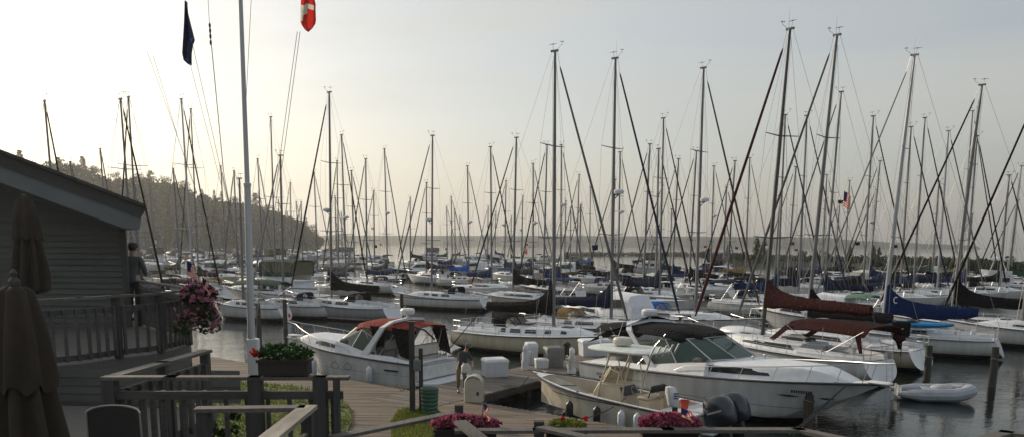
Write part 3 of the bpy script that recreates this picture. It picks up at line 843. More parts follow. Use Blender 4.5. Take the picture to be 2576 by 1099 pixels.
def outboard(root, loc, m, s=1.0, tilt=0.0, rz=0.0):
    x, y, z = loc
    M = Matrix.Translation(Vector(loc)) @ Matrix.Rotation(rz, 4, 'Z') @ Matrix.Rotation(tilt, 4, 'Y') @ Matrix.Scale(s, 4)
    mb = MB(); rings = []
    for zz, a, b, cx in ((.16,.26,.19,-.02),(.22,.34,.235,-.02),(.42,.37,.245,-.03),(.62,.36,.24,-.03),(.78,.30,.20,-.01),(.86,.20,.13,.03),(.88,.08,.06,.05)):
        rings.append([M @ Vector((cx+a*(abs(math.cos(t))**.7)*(1 if math.cos(t)>0 else -1), b*(abs(math.sin(t))**.7)*(1 if math.sin(t)>0 else -1), zz)) for t in [2*PI*k/18 for k in range(18)]])
    mb.loft(rings, True, True); o = mb.build('outboard_cowling', m, root, ang=60)
    l = MB(); rr = []
    for zz, a, b, cx in ((.18,.20,.13,0),(-.3,.15,.08,0),(-.62,.13,.06,.0),(-.66,.13,.05,0),(-.95,.10,.03,0)):
        rr.append([M @ Vector((cx+a*math.cos(t), b*math.sin(t), zz)) for t in [2*PI*k/10 for k in range(10)]])
    l.loft(rr, True, True); l.add([M@Vector(p) for p in ((.2,-.16,-.62),(.2,.16,-.62),(-.32,.14,-.62),(-.32,-.14,-.62),(.2,-.16,-.64),(.2,.16,-.64),(-.32,.14,-.64),(-.32,-.14,-.64))], [(0,1,2,3),(7,6,5,4),(0,4,5,1),(1,5,6,2),(2,6,7,3),(3,7,4,0)])
    l.tube([M@Vector((.28,0,-.78)), M@Vector((-.18,0,-.78))], [.03,.07], 8)
    for k in range(3):
        a = k*2.09; l.slab(*[M@Vector((-.2, math.cos(a+d)*r_, -.78+math.sin(a+d)*r_)) for r_, d in ((.04,-.3),(.17,-.35),(.17,.35),(.04,.3))], .02)
    l.build('outboard_leg', BLACKP, o)
    b = MB(); b.slab(*[M@Vector(p) for p in ((.20,-.14,-.25),(.20,.14,-.25),(.20,.14,.2),(.20,-.14,.2))], .12); b.build('outboard_bracket', BLACKP, o)
    st = MB()
    for sg in (-1,1):
        st.slab(*[M@Vector(p) for p in ((-.22,sg*.243,.50),(.16,sg*.243,.50),(.16,sg*.243,.54),(-.22,sg*.243,.54))], .012)
    st.build('outboard_stripe', mat('silver_decal', (.35,.35,.36), .4), o)
    return o

def console_boat(label, stern, bow):
    s = Vector(stern); b = Vector(bow); d = b-s; d.z = 0; L = d.length; head = math.atan2(d.y, d.x); B = 2.6
    root = thing('center_console_boat', label, 'motorboat', (s.x, s.y, 0), head); BOATS.append(((s.x+b.x)/2, (s.y+b.y)/2))
    CRM = mat('console_cream', (.60,.52,.40), .4, vary=.08)
    beam, sheer, X = hull_parts(root, L, B, 'power', HULLM['cc'], WHITE, fs=.95, zs0=.78, zs1=1.25, full=2.6, well=(.13,.90,.80,.30), rub=mat('rub_black', (.05,.05,.055), .5), near=True, bowrake=.9, wellm=mat('cockpit_liner', (.52,.46,.37), .5, vary=.1))
    # bow cushions / lid
    q = MB(); q.prism([(L*.72,-.55),(L*.86,-.28),(L*.86,.28),(L*.72,.55)], .30, .62); q.build('bow_seat', WHITE, root)
    q = MB(); q.bbox((L*.66,.55,.50), (.9,.35,.35), .05); q.bbox((L*.66,-.55,.50), (.9,.35,.35), .05); q.build('cushion', mat('cushion_pattern', (.45,.38,.34), .7, vary=.4, scale=12), root)
    # console
    c = MB(); rr = []
    for z, x0, x1, w in ((.30,L*.40,L*.60,.52),(.95,L*.42,L*.585,.50),(1.28,L*.44,L*.56,.46),(1.32,L*.45,L*.55,.42)):
        rr.append([(x0,-w,z),(x0,w,z),(x1-.1,w,z),(x1,w*.75,z),(x1,-w*.75,z),(x1-.1,-w,z)])
    c.loft(rr, True, True); co = c.build('console', CRM, root, ang=25)
    dsh = MB(); dsh.slab((L*.405,-.42,1.0),(L*.405,.42,1.0),(L*.445,.42,1.27),(L*.445,-.42,1.27), .03); dsh.build('dashboard', BLACKP, co)
    windshield(root, [(L*.45,-.45,1.30),(L*.53,-.42,1.32),(L*.56,-.2,1.33),(L*.56,.2,1.33),(L*.53,.42,1.32),(L*.45,.45,1.30)], [(L*.44,-.44,1.72),(L*.49,-.40,1.80),(L*.515,-.18,1.82),(L*.515,.18,1.82),(L*.49,.40,1.80),(L*.44,.44,1.72)], m=glass_mat('console_windshield', (.35,.30,.22), .5, .1), frame=CRM, fr=.02)
    sw = MB(); sw.tube([(L*.40-.05+.10*math.sin(a), .17*math.cos(a), 1.10+.14*math.sin(a)) for a in [k*PI/8 for k in range(17)]], .014, 5); sw.build('steering_wheel', STEEL, root)
    # T-top
    t = MB(); pl = []
    x0, x1, w = L*.26, L*.62, .98
    def outline(k, zz):
        pts = []
        for i in range(28):
            a = 2*PI*i/28
            ca, sa = math.cos(a), math.sin(a)
            fx = (abs(ca)**.5)*(1 if ca > 0 else -1); fy = (abs(sa)**.5)*(1 if sa > 0 else -1)
            tp = 1-.28*max(0, fx)**2
            pts.append(((x0+x1)/2+(x1-x0)/2*fx*k, w*fy*k*tp, zz))
        return pts
    t.loft([outline(.90,2.42), outline(1.0,2.45), outline(1.0,2.49), outline(.93,2.53), outline(.6,2.56)], True, True); to = t.build('hard_top', mat('top_white', (.66,.70,.66), .3), root, ang=50)
    lg = MB()
    for sg in (-1, 1):
        lg.tube([(L*.56, sg*.52, .32), (L*.53, sg*.56, 1.3), (L*.47, sg*.62, 2.43)], .028, 6); lg.tube([(L*.42, sg*.50, .32), (L*.405, sg*.56, 1.3), (L*.36, sg*.62, 2.43)], .028, 6)
        lg.tube([(L*.53, sg*.56, 1.35), (L*.405, sg*.56, 1.35)], .02, 5); lg.tube([(L*.47, sg*.62, 2.40), (L*.30, sg*.70, 2.41)], .022, 5); lg.tube([(L*.405, sg*.56, 1.35), (L*.44, sg*.6, 2.41)], .02, 5)
    lg.build('top_leg', mat('cream_pipe', (.50,.45,.35), .4), root)
    rd = MB()
    for i in range(5):
        y = -.72+.36*i; rd.tube([(x0+.02, y, 2.38), (x0-.16, y, 2.72)], .032, 8)
    rd.build('rod_holder', STEEL, to)
    r = MB(); r.lathe([(.14,-.05),(.30,-.02),(.32,.04),(.32,.15),(.27,.22),(.05,.25)], (L*.47,0,2.62), 18); r.build('radar_dome', mat('dome_cream', (.55,.52,.45), .35), to)
    a = MB(); a.tube([(L*.56,.3,2.54),(L*.56,.3,2.75)], .02, 6); a.lathe([(.02,0),(.06,.02),(.06,.08),(.02,.11)], (L*.56,.3,2.75), 10); a.tube([(L*.55,-.45,2.5),(L*.50,-.48,3.6)], [.012,.004], 4)
    a.build('antenna', WHITE, to)
    # leaning post and seats
    s2 = MB(); s2.bbox((L*.31, 0, .62), (.42, .95, .64), .05); s2.bbox((L*.31, 0, 1.0), (.45,1.0,.14), .05); s2.build('leaning_seat', CRM, root)
    s3 = MB(); s3.tube([(L*.285,-.45,1.0),(L*.27,-.45,1.35),(L*.27,.45,1.35),(L*.285,.45,1.0)], .02, 5); s3.bbox((L*.275,0,1.3), (.08,.8,.22), .03); s3.build('backrest', BLACKP, root)
    ck = MB(); ck.bbox((L*.20, 0.1, .52), (.42,.75,.42), .06); ck.build('cooler_seat', WHITE, root)
    ck = MB(); ck.tube([(L*.235, y, 1.15+.08*math.sin(y*30)) for y in [(-.5+.1*i) for i in range(11)]], .09, 8); ck.build('rolled_cover', mat('rolled_mesh', (.30,.27,.20), .9, vary=.5, scale=25), root)
    # stern deck and twin outboards
    e = MB(); e.prism([(-.02,-B*.44),(L*.12,-B*.46),(L*.12,B*.46),(-.02,B*.44)], sheer(0)-.01+.06, sheer(0)+.10); e.build('stern_deck', WHITE, root, smooth=False)
    bk = MB(); bk.bbox((-.22, 0, .35), (.45, 1.7, .25), .05); bk.build('engine_bracket', WHITE, root)
    NV = mat('outboard_navy', (.013,.018,.030), .28, vary=.1, coat=.5)
    for y in (-.42, .42): outboard(root, (-.62, y, .30), NV, 1.34, tilt=.38)
    for t, mm in ((.62, BLACKP), (.46, BLACKP), (.33, mat('fender_white', (.55,.58,.62), .4)), (.25, mat('fender_white', (.55,.58,.62), .4))):
        fender(root, (L*t, (beam(t)+.12) , .36), mm, .13, .62, .45); 
    cl = MB()
    for t in (.05,.6,.95):
        for sg in (-1,1): cl.tube([(L*t-.1, sg*beam(t)*.9, sheer(t)+.06),(L*t+.1, sg*beam(t)*.9, sheer(t)+.06)], .018, 5); cl.box((L*t, sg*beam(t)*.9, sheer(t)+.03), (.08,.03,.06))
    cl.build('cleat', STEEL, root)
    return root, beam, sheer, X, L, head

def flag_mesh(root, name, w, h, mats_fn, mlist, origin, fold=.06, nx=14, ny=10, limp=0.0, seed=0):
    """hanging cloth; mats_fn(i,j,nx,ny)->material index"""
    rnd = random.Random(seed)
    mb = MB(); g = []
    for i in range(nx+1):
        row = []
        for j in range(ny+1):
            a = i/nx; b = j/ny
            x = w*a*(1-limp*.75); z = -h*b - limp*w*a*.75*(1-.25*math.sin(a*3))
            y = fold*math.sin(a*9+b*2.2+seed)*a**.5+fold*.5*math.sin(a*17+b*3)*a
            row.append(Vector(origin)+Vector((x+.03*math.sin(b*7+a*3)*a, y, z)))
        g.append(row)
    for i in range(nx):
        for j in range(ny):
            mb.cur = mats_fn(i, j, nx, ny)
            mb.quad(g[i][j], g[i+1][j], g[i+1][j+1], g[i][j+1])
    # weld duplicate corners so the cloth shades smoothly
    me = mb.build(name, mlist, root)
    return me
FR = leaf_mat('flag_red', (.50,.03,.025), (.60,.04,.03), 3, .5); FW = leaf_mat('flag_white', (.60,.58,.52), (.68,.66,.6), 3, .5); FB = leaf_mat('flag_blue', (.010,.018,.08), (.016,.025,.11), 3, .4)
def us_idx(i, j, nx, ny):
    if i < nx*.42 and j < ny*.54: return 2 if (i*3+j) % 2 or True else 1
    return j % 2
def us_flag(root, w, h, origin, limp=.6, seed=0, name='flag'):
    return flag_mesh(root, name, w, h, us_idx, [FR, FW, FB], origin, limp=limp, seed=seed, nx=12, ny=13, fold=w*.07)
# ------------------------------------------------------------------ people
def skinned(name, chains, m, parent, sub=2, ang=None):
    """one continuous surface grown over joints: chains = list of [(pos, radius), ...]; chains share joints by index reference"""
    me = bpy.data.meshes.new(name); verts = []; edges = []; rad = []
    idx = {}
    def vid(p, r):
        k = (round(p[0],4), round(p[1],4), round(p[2],4))
        if k not in idx: idx[k] = len(verts); verts.append(p); rad.append(r)
        return idx[k]
    for ch in chains:
        pr = None
        for p, r in ch:
            i = vid(p, r)
            if pr is not None and pr != i: edges.append((pr, i))
            pr = i
    me.from_pydata(verts, edges, []); me.materials.append(m)
    o = bpy.data.objects.new(name, me); COL.objects.link(o)
    sk = o.modifiers.new('skin', 'SKIN'); sk.use_smooth_shade = True
    for i, v in enumerate(me.skin_vertices[0].data):
        r = rad[i]; v.radius = (r, r) if not isinstance(r, tuple) else r
        v.use_root = (i == 0)
    s = o.modifiers.new('sub', 'SUBSURF'); s.levels = sub; s.render_levels = sub
    dg = bpy.context.evaluated_depsgraph_get(); ev = o.evaluated_get(dg)
    nm = bpy.data.meshes.new_from_object(ev)
    bpy.data.objects.remove(o); nm.name = name
    o = bpy.data.objects.new(name, nm); COL.objects.link(o); o.parent = parent
    for p in nm.polygons: p.use_smooth = True
    return o
SKIN = mat('skin', (.42,.26,.19), .55, vary=.08)
def person(label, loc, rz, J, shirt, trousers, hairm, hat=None, shoes=BLACKP, vest=None):
    root = thing('person', label, 'person', loc, rz)
    V = lambda k: Vector(J[k])
    pel, ch, nk, hd = V('pelvis'), V('chest'), V('neck'), V('head')
    chains = [[(pel,.13),((pel+ch)/2,.125),(ch,.145),(nk,.058),(nk+(hd-nk)*.55,.062),(hd,.088),(hd+(hd-nk).normalized()*.07,.070)]]
    for s in 'LR':
        sh, el, wr = V('sh'+s), V('el'+s), V('wr'+s); hp, kn, an, to = V('hp'+s), V('kn'+s), V('an'+s), V('to'+s)
        chains.append([(ch,.145),(sh,.062),(el,.043),(wr,.028)])
        d = (wr-el).normalized(); side = d.cross(Vector((0,1,0))).normalized(); pn = side.cross(d)
        palm = wr+d*.05
        chains.append([(wr,.028),(palm,(.034))])
        for f in range(4):
            l = (.065,.078,.072,.056)[f]; o_ = side*(-.028+.019*f)
            a = wr+d*.09+o_; chains.append([(palm,.034),(a,.0105),(a+d*l*.5+pn*.012,.0095),(a+d*l*.85+pn*.035,.008)])
        t0 = wr+d*.045+side*-.036; chains.append([(palm,.034),(t0+side*-.015+pn*.01,.012),(t0+side*-.03+d*.03+pn*.02,.010),(t0+side*-.034+d*.055+pn*.03,.0085)])
        chains.append([(pel,.13),(hp,.092),(kn,.062),(an,.042),((an+to)/2+Vector((0,0,-.02)),.040),(to,.032)])
    body = skinned('body', chains, SKIN, root)
    fd = Vector(J['face']).normalized(); up = (hd-nk).normalized(); rt = fd.cross(up).normalized()
    f = MB(); c = hd+up*.02
    f.ell(c+fd*.088-up*.012, (.014,.014,.026), 8, 6)
    for sg in (-1,1): f.ell(c+rt*sg*.085-up*.005, (.014,.02,.030), 8, 6)
    f.build('face_features', SKIN, body)
    e = MB()
    for sg in (-1,1): e.ell(c+fd*.078+rt*sg*.032+up*.018, (.010,.010,.008), 8, 6)
    e.ell(c+fd*.080-up*.052, (.018,.018,.006), 8, 6)
    e.build('eyes_and_mouth', mat('eye_dark', (.04,.025,.02), .4), body)
    h = MB(); h.ell(c-fd*.016+up*.030, (.098,.098,.088), 14, 8); h.build('hair', hairm, body)
    # clothes
    sc = [[(pel+Vector((0,0,-.10)),.150),(pel+Vector((0,0,.02)),.165),((pel+ch)/2,.148),(ch,.168),(nk-up*.02,.075)]]
    tc = [[(pel,.148),(pel+Vector((0,0,.06)),.140)]]
    for s in 'LR':
        sh, el, wr = V('sh'+s), V('el'+s), V('wr'+s); hp, kn, an = V('hp'+s), V('kn'+s), V('an'+s)
        k = J.get('sleeve', .9)
        sc.append([(ch,.168),(sh,.080),((sh+el)/2,.066)]+([(el,.058),(el+(wr-el)*k,.044)] if k > .3 else [(sh+(el-sh)*.85,.064)]))
        tc.append([(pel,.148),(hp,.108),(kn,.080),(an+Vector((0,0,.05)),.066)])
    skinned('shirt', sc, shirt, root); skinned('trousers', tc, trousers, root)
    for s in 'LR':
        an, to = V('an'+s), V('to'+s)
        skinned('shoe', [[(an+Vector((0,0,-.03)),.055),((an+to)/2+Vector((0,0,-.03)),.055),(to,.045)]], shoes, root)
    if hat:
        b = MB(); b.lathe([(.108,-.01),(.110,.03),(.095,.08),(.06,.105),(.01,.115)], c+up*.045, 14)
        n = 8; br = [[c+up*.05+fd*(.08+.10*k)+rt*(.085*math.cos(PI*(i/n)))*(1-.3*k) for i in range(n+1)] for k in (0,1)]
        b.loft([[p+up*.008 for p in r] for r in br], False); b.loft([[p-up*.004 for p in r] for r in reversed(br)], False)
        b.build('cap', hat, root)
    return root
# ------------------------------------------------------------------ foliage
def leaf_cloud(mb, c, r, n, sz, rnd, flat=1.0, shell=.5):
    for _ in range(n):
        while True:
            p = Vector((rnd.uniform(-1,1), rnd.uniform(-1,1), rnd.uniform(-1,1)))
            l = p.length
            if 0.05 < l < 1: break
        if rnd.random() < shell: p = p/l*rnd.uniform(.75, 1.0)
        q = Vector(c)+Vector((p.x*r[0], p.y*r[1], p.z*r[2]))
        s = sz*rnd.uniform(.6, 1.3)
        a = Vector((rnd.gauss(0,1), rnd.gauss(0,1), rnd.gauss(0,.7))).normalized()
        b = a.cross(Vector((rnd.gauss(0,1), rnd.gauss(0,1), rnd.gauss(0,1)))).normalized()
        mb.add([q-a*s*.5, q+b*s*.32, q+a*s*.5, q-b*s*.32], [(0,1,2,3)])
LEAFD = leaf_mat('leaf_dark', (.018,.030,.012), (.055,.080,.026), .35)
LEAFC = leaf_mat('leaf_conifer', (.012,.024,.012), (.040,.060,.024), .4)
LEAFL = leaf_mat('leaf_light', (.05,.08,.03), (.13,.16,.07), 1.2)
LEAFG = leaf_mat('leaf_planter', (.012,.035,.012), (.04,.09,.025), 6)
BARK = mat('bark', (.07,.055,.04), .9, vary=.3, scale=4, bump=.5, bscale=10)
def tree_parts(root, h, kind, seed, lm=None, dens=1.0):
    rnd = random.Random(seed)
    t = MB(); cr = MB()
    if kind == 'spire':
        t.tube([(0,0,0),(0,0,h*.5),(0,0,h*.96)], [h*.018,h*.012,h*.003], 6)
        z = h*.12
        while z < h:
            k = (z/h); w = h*.17*(1-k)**.8*rnd.uniform(.7,1.2)+.15
            for a in range(int(6)):
                an = a*1.05+rnd.random()
                for q in (.35,.7,1.0):
                    leaf_cloud(cr, (w*q*math.cos(an), w*q*math.sin(an), z-w*q*.25), (w*.28,w*.28,h*.018), int(7*dens), h*.035, rnd)
            z += h*.055
    elif kind == 'pine':   # open, flat layered crown
        t.tube([(0,0,0),(h*.02,0,h*.45),(0,h*.01,h*.86)], [h*.022,h*.016,h*.005], 6)
        for i in range(9):
            z = h*(.38+.60*i/8); w = h*(.26-.17*(i/8)**1.5)*rnd.uniform(.55,1.15)
            for b in range(3):
                an = rnd.uniform(0, 2*PI); x, y = w*.7*math.cos(an), w*.7*math.sin(an)
                t.tube([(0,0,z-h*.03),(x,y,z)], [h*.006,h*.003], 4)
                leaf_cloud(cr, (x,y,z+h*.01), (w*.65,w*.65,h*.045), int(75*dens), h*.04, rnd)
    elif kind == 'poplar':
        t.tube([(0,0,0),(0,0,h*.9)], [h*.02,h*.004], 6)
        for i in range(16):
            z = h*(.12+.86*i/15); w = h*.14*math.sin(PI*min(1,.18+.80*i/15))**.7
            for b in range(2):
                an = rnd.uniform(0,2*PI); leaf_cloud(cr, (w*.5*math.cos(an), w*.5*math.sin(an), z), (w*.8,w*.8,h*.06), int(45*dens), h*.04, rnd)
    else:  # round, clumpy
        t.tube([(0,0,0),(0,0,h*.35),(h*.05,0,h*.6)], [h*.035,h*.025,h*.01], 6)
        for i in range(16):
            an = rnd.uniform(0,2*PI); rr = h*.30*rnd.random()**.5; z = h*(.32+.58*rnd.random())
            k = 1-abs(z/h-.55)*.9
            x, y = rr*k*math.cos(an), rr*k*math.sin(an)
            t.tube([(0,0,h*.3),(x,y,z)], [h*.012,h*.004], 4)
            leaf_cloud(cr, (x,y,z), (h*.14*rnd.uniform(.8,1.3),)*2+(h*.10,), int(60*dens), h*.045, rnd)
    t.build('trunk', BARK, root); cr.build('crown', lm or LEAFD, root, smooth=False)
def flower_basket(label, c, size, seed, flowm, leafm, n=420, box=None, stems=None, name='flower_basket', fsize=.055, lf=.07, ffrac=1.0, drape=0):
    root = thing(name, label, 'flower box' if box else 'hanging basket', c)
    rnd = random.Random(seed)
    if box:
        b = MB(); bh = box[2] if len(box) > 2 else .22; b.box((0,0,-bh/2), (box[0], box[1], bh)); b.box((0,0,-.005),(box[0]+.03, box[1]+.03,.03)); b.build('planter', mat('planter_dark', (.03,.022,.016), .8, vary=.3), root)
    else:
        b = MB(); b.lathe([(.06,-.20),(.13,-.17),(.17,-.06),(.18,0),(.15,.0)], (0,0,0), 14); b.build('basket', mat('planter_dark', (.03,.022,.016), .8, vary=.3), root)
    l = MB(); leaf_cloud(l, (0,0,size[2]*.35), (size[0]*.5,size[1]*.5,size[2]*.5), n, lf, rnd)
    if drape: 
        for k in range(drape): leaf_cloud(l, (rnd.uniform(-.5,.5)*size[0], rnd.uniform(-.5,.5)*size[1], -.15-.25*rnd.random()), (.14,.14,.22), 26, lf, rnd)
    l.build('leaves', leafm, root, smooth=False)
    f = MB()
    nf = int(n*.55*ffrac)
    for _ in range(nf):
        a = rnd.uniform(0,2*PI); ph = math.acos(rnd.uniform(-.35,1))
        k = rnd.uniform(.85,1.12)
        q = Vector((size[0]*.5*math.sin(ph)*math.cos(a)*k, size[1]*.5*math.sin(ph)*math.sin(a)*k, size[2]*.35+size[2]*.5*math.cos(ph)*k))
        if drape and rnd.random() < .4: q = Vector((rnd.uniform(-.55,.55)*size[0], rnd.uniform(-.55,.55)*size[1], rnd.uniform(-.45,.1)))
        nn = (q+Vector((rnd.gauss(0,.06),rnd.gauss(0,.06),rnd.gauss(0,.06)))).normalized(); x = nn.cross(Vector((0,0,1))).normalized(); y = nn.cross(x)
        s = fsize*rnd.uniform(.6,1.2)
        ring = [q+(x*math.cos(t*2*PI/5)+y*math.sin(t*2*PI/5))*s*.5+nn*.012 for t in range(5)]
        o = [q-nn*.02]+ring
        f.add(o, [(0,1+t,1+(t+1)%5) for t in range(5)])
    f.build('blossoms', flowm, root, smooth=False)
    return root
# ------------------------------------------------------------------ sky, sun, air
SUN_AZ, SUN_EL = -47.0, 19.0      # azimuth from the view axis (negative = left), elevation
world = bpy.data.worlds.new("World"); scene.world = world; world.use_nodes = True
wn = world.node_tree; bg = wn.nodes['Background']
sky = wn.nodes.new('ShaderNodeTexSky'); sky.sky_type = 'NISHITA'; sky.sun_disc = False
sky.sun_elevation = R(SUN_EL); sky.sun_rotation = R(SUN_AZ)
sky.altitude = 100; sky.air_density = 1.0; sky.dust_density = 2.2; sky.ozone_density = 1.5
# thin high cloud over the clear sky
tc = wn.nodes.new('ShaderNodeTexCoord'); mp = wn.nodes.new('ShaderNodeMapping'); mp.inputs['Scale'].default_value = (1.2, 2.0, 7.0); mp.inputs['Rotation'].default_value = (0, R(12), R(20))
wn.links.new(tc.outputs['Generated'], mp.inputs[0])
cn = wn.nodes.new('ShaderNodeTexNoise'); cn.inputs['Scale'].default_value = 1.6; cn.inputs['Detail'].default_value = 7; cn.inputs['Roughness'].default_value = .55; cn.inputs['Distortion'].default_value = .6
wn.links.new(mp.outputs[0], cn.inputs['Vector'])
cr = wn.nodes.new('ShaderNodeMapRange'); cr.inputs['From Min'].default_value = .42; cr.inputs['From Max'].default_value = .75; cr.inputs['To Min'].default_value = .42; cr.inputs['To Max'].default_value = .84
wn.links.new(cn.outputs['Fac'], cr.inputs['Value'])
hs = wn.nodes.new('ShaderNodeRGB'); hs.outputs[0].default_value = (4.5, 4.52, 4.2, 1)
mx = wn.nodes.new('ShaderNodeMix'); mx.data_type = 'RGBA'
wn.links.new(cr.outputs[0], mx.inputs['Factor']); wn.links.new(sky.outputs[0], mx.inputs['A']); wn.links.new(hs.outputs[0], mx.inputs['B'])
wn.links.new(mx.outputs['Result'], bg.inputs['Color'])
bg.inputs['Strength'].default_value = 0.11
sd = bpy.data.lights.new('sun', 'SUN'); sd.energy = 3.0; sd.angle = R(.5); sd.color = (1.0, .86, .66)
so = bpy.data.objects.new('sun', sd); COL.objects.link(so)
sv = Vector((math.sin(R(SUN_AZ))*math.cos(R(SUN_EL)), math.cos(R(SUN_AZ))*math.cos(R(SUN_EL)), math.sin(R(SUN_EL))))
so.rotation_euler = sv.to_track_quat('Z', 'Y').to_euler(); so.location = (0,0,60)

cam = bpy.data.cameras.new('camera'); co = bpy.data.objects.new('camera', cam); COL.objects.link(co)
cam.sensor_width = 36; cam.lens = 36*FOC/W0; cam.shift_y = (PPV-H0/2)/W0; cam.shift_x = 0
cam.clip_start = .1; cam.clip_end = 40000
cp, sp_, c_, s_ = math.cos(PITCH), math.sin(PITCH), math.cos(ROLL), math.sin(ROLL)
right = Vector((1,0,0)); up = Vector((0, sp_, cp)); fwd = Vector((0, cp, -sp_))
r2_ = right*c_+up*s_; u2_ = -right*s_+up*c_
mw = Matrix((r2_, u2_, -fwd)).transposed().to_4x4(); mw.translation = (0,0,HC); co.matrix_world = mw
scene.camera = co
scene.view_settings.view_transform = 'Standard'; scene.view_settings.look = 'None'; scene.view_settings.exposure = 0.36; scene.view_settings.gamma = 1
scene.render.resolution_x = 1024; scene.render.resolution_y = 436

HAZE = True
if HAZE:
    hb = MB(); hb.box((0, 5500, 160), (17000, 15000, 322+2*4)); ho = hb.build('haze', mat('haze_tmp', (1,1,1)), smooth=False)
    m = bpy.data.materials.new('haze_air'); m.use_nodes = True; nt = m.node_tree; nt.nodes.clear()
    out = nt.nodes.new('ShaderNodeOutputMaterial'); pv = nt.nodes.new('ShaderNodeVolumePrincipled')
    pv.inputs['Color'].default_value = (.94,.945,.945,1); pv.inputs['Density'].default_value = .00024; pv.inputs['Anisotropy'].default_value = .55
    nt.links.new(pv.outputs[0], out.inputs['Volume']); ho.data.materials.clear(); ho.data.materials.append(m)
    tag(ho, kind='stuff'); ho['label'] = 'pale morning haze hanging over the harbour and lake'

# ------------------------------------------------------------------ water
def water_material():
    m, nt, b = nodes_of('lake_water')
    b.inputs['Base Color'].default_value = (.010,.016,.016,1); b.inputs['Roughness'].default_value = .025; b.inputs['IOR'].default_value = 1.333
    tc = nt.nodes.new('ShaderNodeTexCoord'); last = None
    for sc, st, rot, hgt in ((.9,(1,2.4,1),14,.6),(2.6,(1,2.2,1),-8,.50),(7.0,(1,1.6,1),30,.12),(.12,(1,1.8,1),5,1.3)):
        mp = nt.nodes.new('ShaderNodeMapping'); mp.inputs['Scale'].default_value = st; mp.inputs['Rotation'].default_value = (0,0,R(rot)); nt.links.new(tc.outputs['Object'], mp.inputs[0])
        n = nt.nodes.new('ShaderNodeTexNoise'); n.inputs['Scale'].default_value = sc; n.inputs['Detail'].default_value = 3; n.inputs['Distortion'].default_value = .5
        nt.links.new(mp.outputs[0], n.inputs['Vector'])
        mu = nt.nodes.new('ShaderNodeMath'); mu.operation = 'MULTIPLY'; mu.inputs[1].default_value = hgt; nt.links.new(n.outputs['Fac'], mu.inputs[0])
        if last is None: last = mu.outputs[0]
        else:
            a = nt.nodes.new('ShaderNodeMath'); a.operation = 'ADD'; nt.links.new(last, a.inputs[0]); nt.links.new(mu.outputs[0], a.inputs[1]); last = a.outputs[0]
    bp = nt.nodes.new('ShaderNodeBump'); bp.inputs['Strength'].default_value = 1.0; bp.inputs['Distance'].default_value = .085
    cm = nt.nodes.new('ShaderNodeTexNoise'); cm.inputs['Scale'].default_value = .045; cm.inputs['Detail'].default_value = 5; cm.inputs['Distortion'].default_value = 1.2
    mpc = nt.nodes.new('ShaderNodeMapping'); mpc.inputs['Scale'].default_value = (1, 2.6, 1); nt.links.new(tc.outputs['Object'], mpc.inputs[0]); nt.links.new(mpc.outputs[0], cm.inputs['Vector'])
    cmr = nt.nodes.new('ShaderNodeMapRange'); cmr.inputs['From Min'].default_value = .42; cmr.inputs['From Max'].default_value = .60; cmr.inputs['To Min'].default_value = .12; cmr.inputs['To Max'].default_value = .38
    nt.links.new(cm.outputs['Fac'], cmr.inputs['Value']); nt.links.new(cmr.outputs[0], bp.inputs['Strength'])
    nt.links.new(last, bp.inputs['Height']); nt.links.new(bp.outputs[0], b.inputs['Normal'])
    return m
wm = MB()
xs = [-8000,-2000,-400,-100,0,100,400,2000,8000]; ys = [-1500,0,100,400,1200,4000,12500]
for i in range(len(xs)-1):
    for j in range(len(ys)-1): wm.quad((xs[i],ys[j],0),(xs[i+1],ys[j],0),(xs[i+1],ys[j+1],0),(xs[i],ys[j+1],0))
structure(wm.build('water', water_material(), smooth=False))

